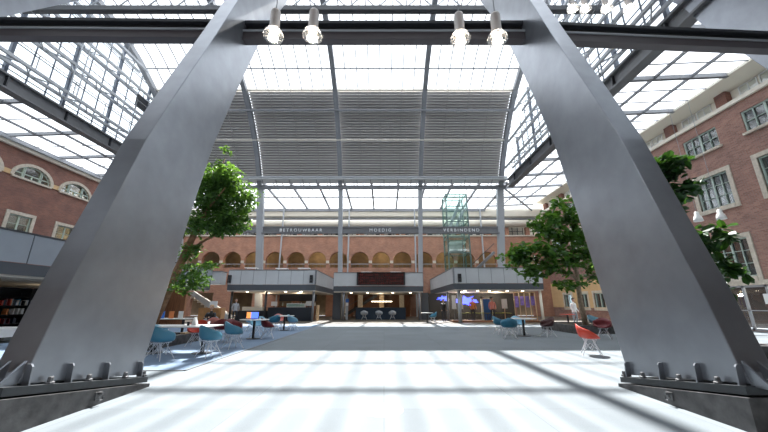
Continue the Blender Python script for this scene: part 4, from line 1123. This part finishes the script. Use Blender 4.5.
# ------------------------------------------------------------------ trees
def leafset(clumps, n, size, seed, asp=.5, droop=.2, shell=.55):
    r = random.Random(seed); m = MB()
    tot = sum(c[3]*c[4]*c[5] for c in clumps)
    for c in clumps:
        cnt = int(n*c[3]*c[4]*c[5]/tot)
        twigs = [Vector((r.gauss(0, 1), r.gauss(0, 1), r.gauss(0, 1))).normalized()*(r.random()**.4) for _ in range(max(6, cnt//9))]
        for _ in range(cnt):
            d = r.choice(twigs)+Vector((r.gauss(0, .11), r.gauss(0, .11), r.gauss(0, .11)))
            p = Vector((c[0]+d.x*c[3], c[1]+d.y*c[4], c[2]+d.z*c[5]))
            s = size*r.uniform(.6, 1.25)
            ax = Vector((r.gauss(0, 1), r.gauss(0, 1), r.gauss(0, .6)-droop)).normalized()
            up = Vector((r.gauss(0, .5), r.gauss(0, .5), 1)); sd = ax.cross(up).normalized(); nn = sd.cross(ax)
            w = s*asp/2
            vs = [p, p+ax*s*.35+sd*w+nn*.05*s, p+ax*s*.75+sd*w*.9+nn*.03*s, p+ax*s-nn*.08*s, p+ax*s*.75-sd*w*.9+nn*.03*s, p+ax*s*.35-sd*w+nn*.05*s]
            m.add(vs, [(0, 1, 2, 3), (0, 3, 4, 5)])
    return m
def tree(label, cat, base, trunk, branches, clumps, n, size, leaf, bark, seed, asp=.5):
    t = thing('tree', label, cat, base, 'indoor trees')
    pts, rs = trunk; MB().tube(pts, rs, 12).build('trunk', bark, t, True)
    m = MB()
    for b in branches: m.tube(b[:-1], b[-1], 7)
    if branches: m.build('branches', bark, t, True)
    leafset(clumps, n, size, seed, asp).build('foliage', leaf, t, fix=False)
# left: leaning fig
tree('tall leaning tree with small light green leaves right of the left leg', 'tree', (-8.0, 11.4, .27),
     ([(-8.05, 11.4, .2), (-7.75, 11.5, 1.2), (-7.45, 11.6, 2.4), (-7.15, 11.75, 3.8), (-6.8, 11.9, 5.0), (-6.65, 12.0, 5.9)], [.2, .165, .14, .11, .08, .05]),
     [[(-7.3, 11.7, 3.0), (-6.8, 11.8, 3.6), (-6.0, 11.9, 4.1), [.07, .05, .02]], [(-7.1, 11.75, 3.9), (-6.6, 11.5, 4.8), (-6.0, 11.4, 5.6), [.06, .04, .02]], [(-7.4, 11.6, 2.4), (-6.9, 11.4, 2.5), (-6.3, 11.2, 2.35), [.05, .03, .015]], [(-6.9, 11.9, 4.8), (-7.0, 12.2, 6.0), (-6.6, 12.2, 7.2), [.05, .03, .015]]],
     [(-6.55, 12.0, 6.1, .85, .8, .75), (-6.0, 12.1, 5.3, .95, .8, .8), (-6.9, 11.9, 5.4, .8, .8, .8), (-6.35, 11.8, 4.3, .9, .7, .5), (-5.7, 11.9, 4.4, .7, .6, .4), (-7.0, 11.6, 4.2, .5, .6, .5),
      (-6.6, 11.3, 2.3, .65, .5, .45), (-7.0, 11.5, 1.9, .4, .4, .3), (-6.1, 11.3, 2.6, .35, .35, .2), (-7.1, 11.6, 3.2, .45, .4, .35), (-6.6, 12.2, 7.5, .25, .25, .25)], 9500, .155, 'leafL', 'bark', 3, .5)
# right: fiddle leaf fig
tree('spreading fig tree with large dark leaves left of the right leg', 'tree', (10.3, 17.3, .3),
     ([(10.35, 17.3, .25), (10.25, 17.3, 1.5), (10.3, 17.3, 3.0), (10.2, 17.3, 4.4)], [.14, .12, .1, .07]),
     [[(10.3, 17.3, 2.6), (9.0, 17.2, 3.4), (7.8, 17.1, 4.0), [.07, .05, .02]], [(10.3, 17.3, 3.2), (9.6, 17.3, 4.8), (9.4, 17.3, 6.0), [.06, .04, .02]], [(10.3, 17.3, 2.2), (11.1, 17.3, 2.7), (11.8, 17.3, 3.2), [.05, .04, .02]]],
     [(10.0, 17.3, 6.3, 1.0, .9, .8), (9.0, 17.2, 5.6, .9, .8, .7), (7.0, 17.0, 3.7, .7, .7, .6), (7.3, 17.0, 3.1, .5, .5, .4), (10.8, 17.3, 5.2, 1.0, .9, .8), (9.3, 17.3, 4.8, .9, .9, .7), (8.2, 17.2, 4.2, .9, .8, .6), (7.4, 17.1, 3.9, .7, .7, .6), (8.3, 17.2, 3.2, .9, .8, .5), (9.4, 17.2, 3.6, 1.0, .9, .7), (10.8, 17.3, 3.8, 1.1, .9, .8), (9.6, 17.2, 2.5, .8, .7, .4), (11.2, 17.3, 2.8, .9, .8, .5), (7.9, 17.1, 2.6, .4, .4, .3)], 3000, .32, 'leafR', 'bark_pale', 5, .62)
# near right: fiddle leaf behind the right leg
tree('fig tree with large glossy leaves showing beyond the outer edge of the right leg', 'tree', (9.0, 9.1, .3),
     ([(9.0, 9.1, .25), (8.75, 9.1, 1.6), (8.4, 9.1, 3.0), (8.1, 9.1, 4.6)], [.12, .1, .08, .05]),
     [[(8.6, 9.1, 2.2), (9.3, 9.0, 2.9), (9.9, 8.9, 3.3), [.05, .035, .02]], [(8.1, 9.1, 4.3), (8.6, 9.1, 5.0), (8.9, 9.1, 5.4), [.05, .035, .02]], [(8.8, 9.1, 1.5), (9.4, 9.0, 2.0), (9.9, 8.9, 2.3), [.04, .03, .02]]],
     [(8.35, 9.1, 5.4, .75, .6, .45), (8.5, 9.1, 4.7, .7, .6, .45), (8.1, 9.2, 4.0, .6, .6, .4), (9.35, 8.9, 3.25, .45, .4, .35), (8.8, 9.0, 2.7, .5, .4, .4), (9.5, 8.9, 2.3, .45, .35, .22), (8.9, 9.0, 1.9, .45, .4, .35)], 1150, .31, 'leafR2', 'bark_pale', 8, .6)

# ------------------------------------------------------------------ people
def person(label, x, y, z, rz, pose, top, legs, hair, group=None):
    t = thing('person', label, 'person', (x, y, z), group, rz)
    me = bpy.data.meshes.new('body'); sit = pose == 'sit'
    hz = .48 if sit else .92
    V = {'pel': (0, 0, hz), 'ch': (0, -.02, hz+.28), 'nk': (0, -.01, hz+.52), 'hd': (0, -.03, hz+.60)}
    Rr = {'pel': (.15, .12), 'ch': (.17, .12), 'nk': (.06, .06), 'hd': (.055, .055)}
    E_ = [('pel', 'ch'), ('ch', 'nk'), ('nk', 'hd')]
    for s, n in ((-1, 'l'), (1, 'r')):
        V['sh'+n] = (s*.17, 0, hz+.46); Rr['sh'+n] = (.07, .07)
        if sit: V['el'+n] = (s*.24, -.12, hz+.22); V['wr'+n] = (s*.12, -.34, hz+.27); V['hn'+n] = (s*.08, -.42, hz+.27)
        else: V['el'+n] = (s*.25, .02, hz+.18); V['wr'+n] = (s*.24, -.12, hz-.02); V['hn'+n] = (s*.22, -.18, hz-.1)
        Rr['el'+n] = (.045, .045); Rr['wr'+n] = (.03, .03); Rr['hn'+n] = (.035, .025)
        V['hp'+n] = (s*.1, 0, hz-.04); Rr['hp'+n] = (.1, .1)
        if sit: V['kn'+n] = (s*.12, -.42, hz+.0); V['an'+n] = (s*.12, -.38, .09); V['to'+n] = (s*.12, -.55, .05)
        else: V['kn'+n] = (s*.1, -.03-.05*s, .48); V['an'+n] = (s*.1, .03*s, .09); V['to'+n] = (s*.1, -.16+.03*s, .05)
        Rr['kn'+n] = (.06, .06); Rr['an'+n] = (.04, .04); Rr['to'+n] = (.035, .035)
        E_ += [('ch', 'sh'+n), ('sh'+n, 'el'+n), ('el'+n, 'wr'+n), ('wr'+n, 'hn'+n), ('pel', 'hp'+n), ('hp'+n, 'kn'+n), ('kn'+n, 'an'+n), ('an'+n, 'to'+n)]
    ks = list(V); me.from_pydata([V[k_] for k_ in ks], [(ks.index(a), ks.index(b)) for a, b in E_], [])
    o = bpy.data.objects.new('body', me); col.objects.link(o)
    md = o.modifiers.new('s', 'SKIN'); 
    for i, k_ in enumerate(ks): me.skin_vertices[0].data[i].radius = Rr[k_]
    me.skin_vertices[0].data[0].use_root = True
    md2 = o.modifiers.new('u', 'SUBSURF'); md2.levels = 1; md2.render_levels = 1
    m2 = bpy.data.meshes.new_from_object(o.evaluated_get(bpy.context.evaluated_depsgraph_get())); bpy.data.objects.remove(o)
    bm = bmesh.new(); bm.from_mesh(m2)
    # head joined into the body mesh
    hc = Vector((0, -.05, hz+.70)); g = bmesh.ops.create_uvsphere(bm, u_segments=14, v_segments=10, radius=.1, matrix=Matrix.Translation(hc)@Matrix.Diagonal((.85, 1, 1.2, 1)))
    nose = bmesh.ops.create_cone(bm, segments=6, radius1=.02, radius2=.004, depth=.03, cap_ends=True, matrix=Matrix.Translation(hc+Vector((0, -.105, -.01)))@Matrix.Rotation(PI/2, 4, 'X'))
    for s in (-1, 1): bmesh.ops.create_uvsphere(bm, u_segments=6, v_segments=5, radius=.018, matrix=Matrix.Translation(hc+Vector((s*.087, 0, 0))))
    for f in bm.faces:
        c = f.calc_center_median(); f.smooth = True
        if c.z > hz+.55: f.material_index = 1
        elif c.z > hz-.06 and not (sit and c.y < -.1 and abs(c.z-hz) < .12): f.material_index = 0
        else: f.material_index = 2
        if any((c-Vector(V['hn'+n])).length < .07 for n in 'lr'): f.material_index = 1
    m2.materials.clear()
    for k_ in (top, 'skin', legs): m2.materials.append(K[k_])
    bm.to_mesh(m2); bm.free()
    b = bpy.data.objects.new('body', m2); col.objects.link(b); b.parent = t
    h = MB().ball((0, -.035, hz+.735), (.098, .105, .105), 12, 8)
    ob = MB(); ob.v = [p for p in h.v]; ob.f = [f for f in h.f if sum(h.v[i][2] for i in f)/len(f) > hz+.70 or sum(h.v[i][1] for i in f)/len(f) > .0]; ob.mi = [0]*len(ob.f)
    me2 = bpy.data.meshes.new('hair'); me2.from_pydata(ob.v, [], ob.f); me2.materials.append(K[hair]); hh = bpy.data.objects.new('hair', me2); col.objects.link(hh); hh.parent = t
    return t
chair('steel_light', -8.05, 15.6, 0, 'pale grey shell chair under the fair haired person', 'shell chairs at the left tables')
person('person with fair hair in dark clothes sitting at the left tables', -8.05, 15.6, .012, 0, 'sit', 'black', 'navy', 'hairb')
person('person in grey standing at the foot of the left stair', -11.6, 26.0, 0, .6, 'stand', 'steel_light', 'navy', 'haird')
person('person in black standing left of the white banners', 4.75, 26.6, 0, .3, 'stand', 'black', 'navy', 'haird')
person('person in an orange top standing among the stools', 6.95, 26.1, 0.12, .2, 'stand', 'orange', 'navy', 'hairb')
person('person in a pink top standing near the blue door', 8.5, 26.1, .12, -.2, 'stand', 'pink', 'navy', 'haird')
person('person in white standing by the red topped table at far right', 12.3, 21.6, 0, .4, 'stand', 'white', 'steel_light', 'haird')

# ------------------------------------------------------------------ light
w = bpy.data.worlds.new('World'); sc.world = w; w.use_nodes = True
bg = w.node_tree.nodes['Background']; bg.inputs[0].default_value = (.88, .94, 1, 1); bg.inputs[1].default_value = 1.5
sun = bpy.data.lights.new('sun', 'SUN'); sun.energy = 11; sun.angle = math.radians(.8); sun.color = (1, .97, .92)
so = bpy.data.objects.new('sun', sun); col.objects.link(so)
el, az = math.radians(54.9), math.radians(1)
d = Vector((math.cos(el)*math.sin(az), math.cos(el)*math.cos(az), math.sin(el)))   # towards the sun
so.rotation_euler = (-d).to_track_quat('-Z', 'Y').to_euler(); so.location = (10, 40, 60)

# ------------------------------------------------------------------ camera
cam = bpy.data.cameras.new('camera'); cam.sensor_width = 36; cam.lens = 15.0; cam.clip_end = 300
co = bpy.data.objects.new('camera', cam); col.objects.link(co); co.location = (0, 0, 1.35)
co.rotation_euler = (PI/2+math.atan(88/320), 0, 0)
sc.camera = co
sc.view_settings.view_transform = 'Standard'; sc.view_settings.look = 'None'; sc.view_settings.gamma = 1
sc.view_settings.use_curve_mapping = False
sc.view_settings.exposure = 0.9
sc.cycles.transparent_max_bounces = 16; sc.cycles.max_bounces = 8; sc.cycles.diffuse_bounces = 5
sc.cycles.sample_clamp_indirect = 8
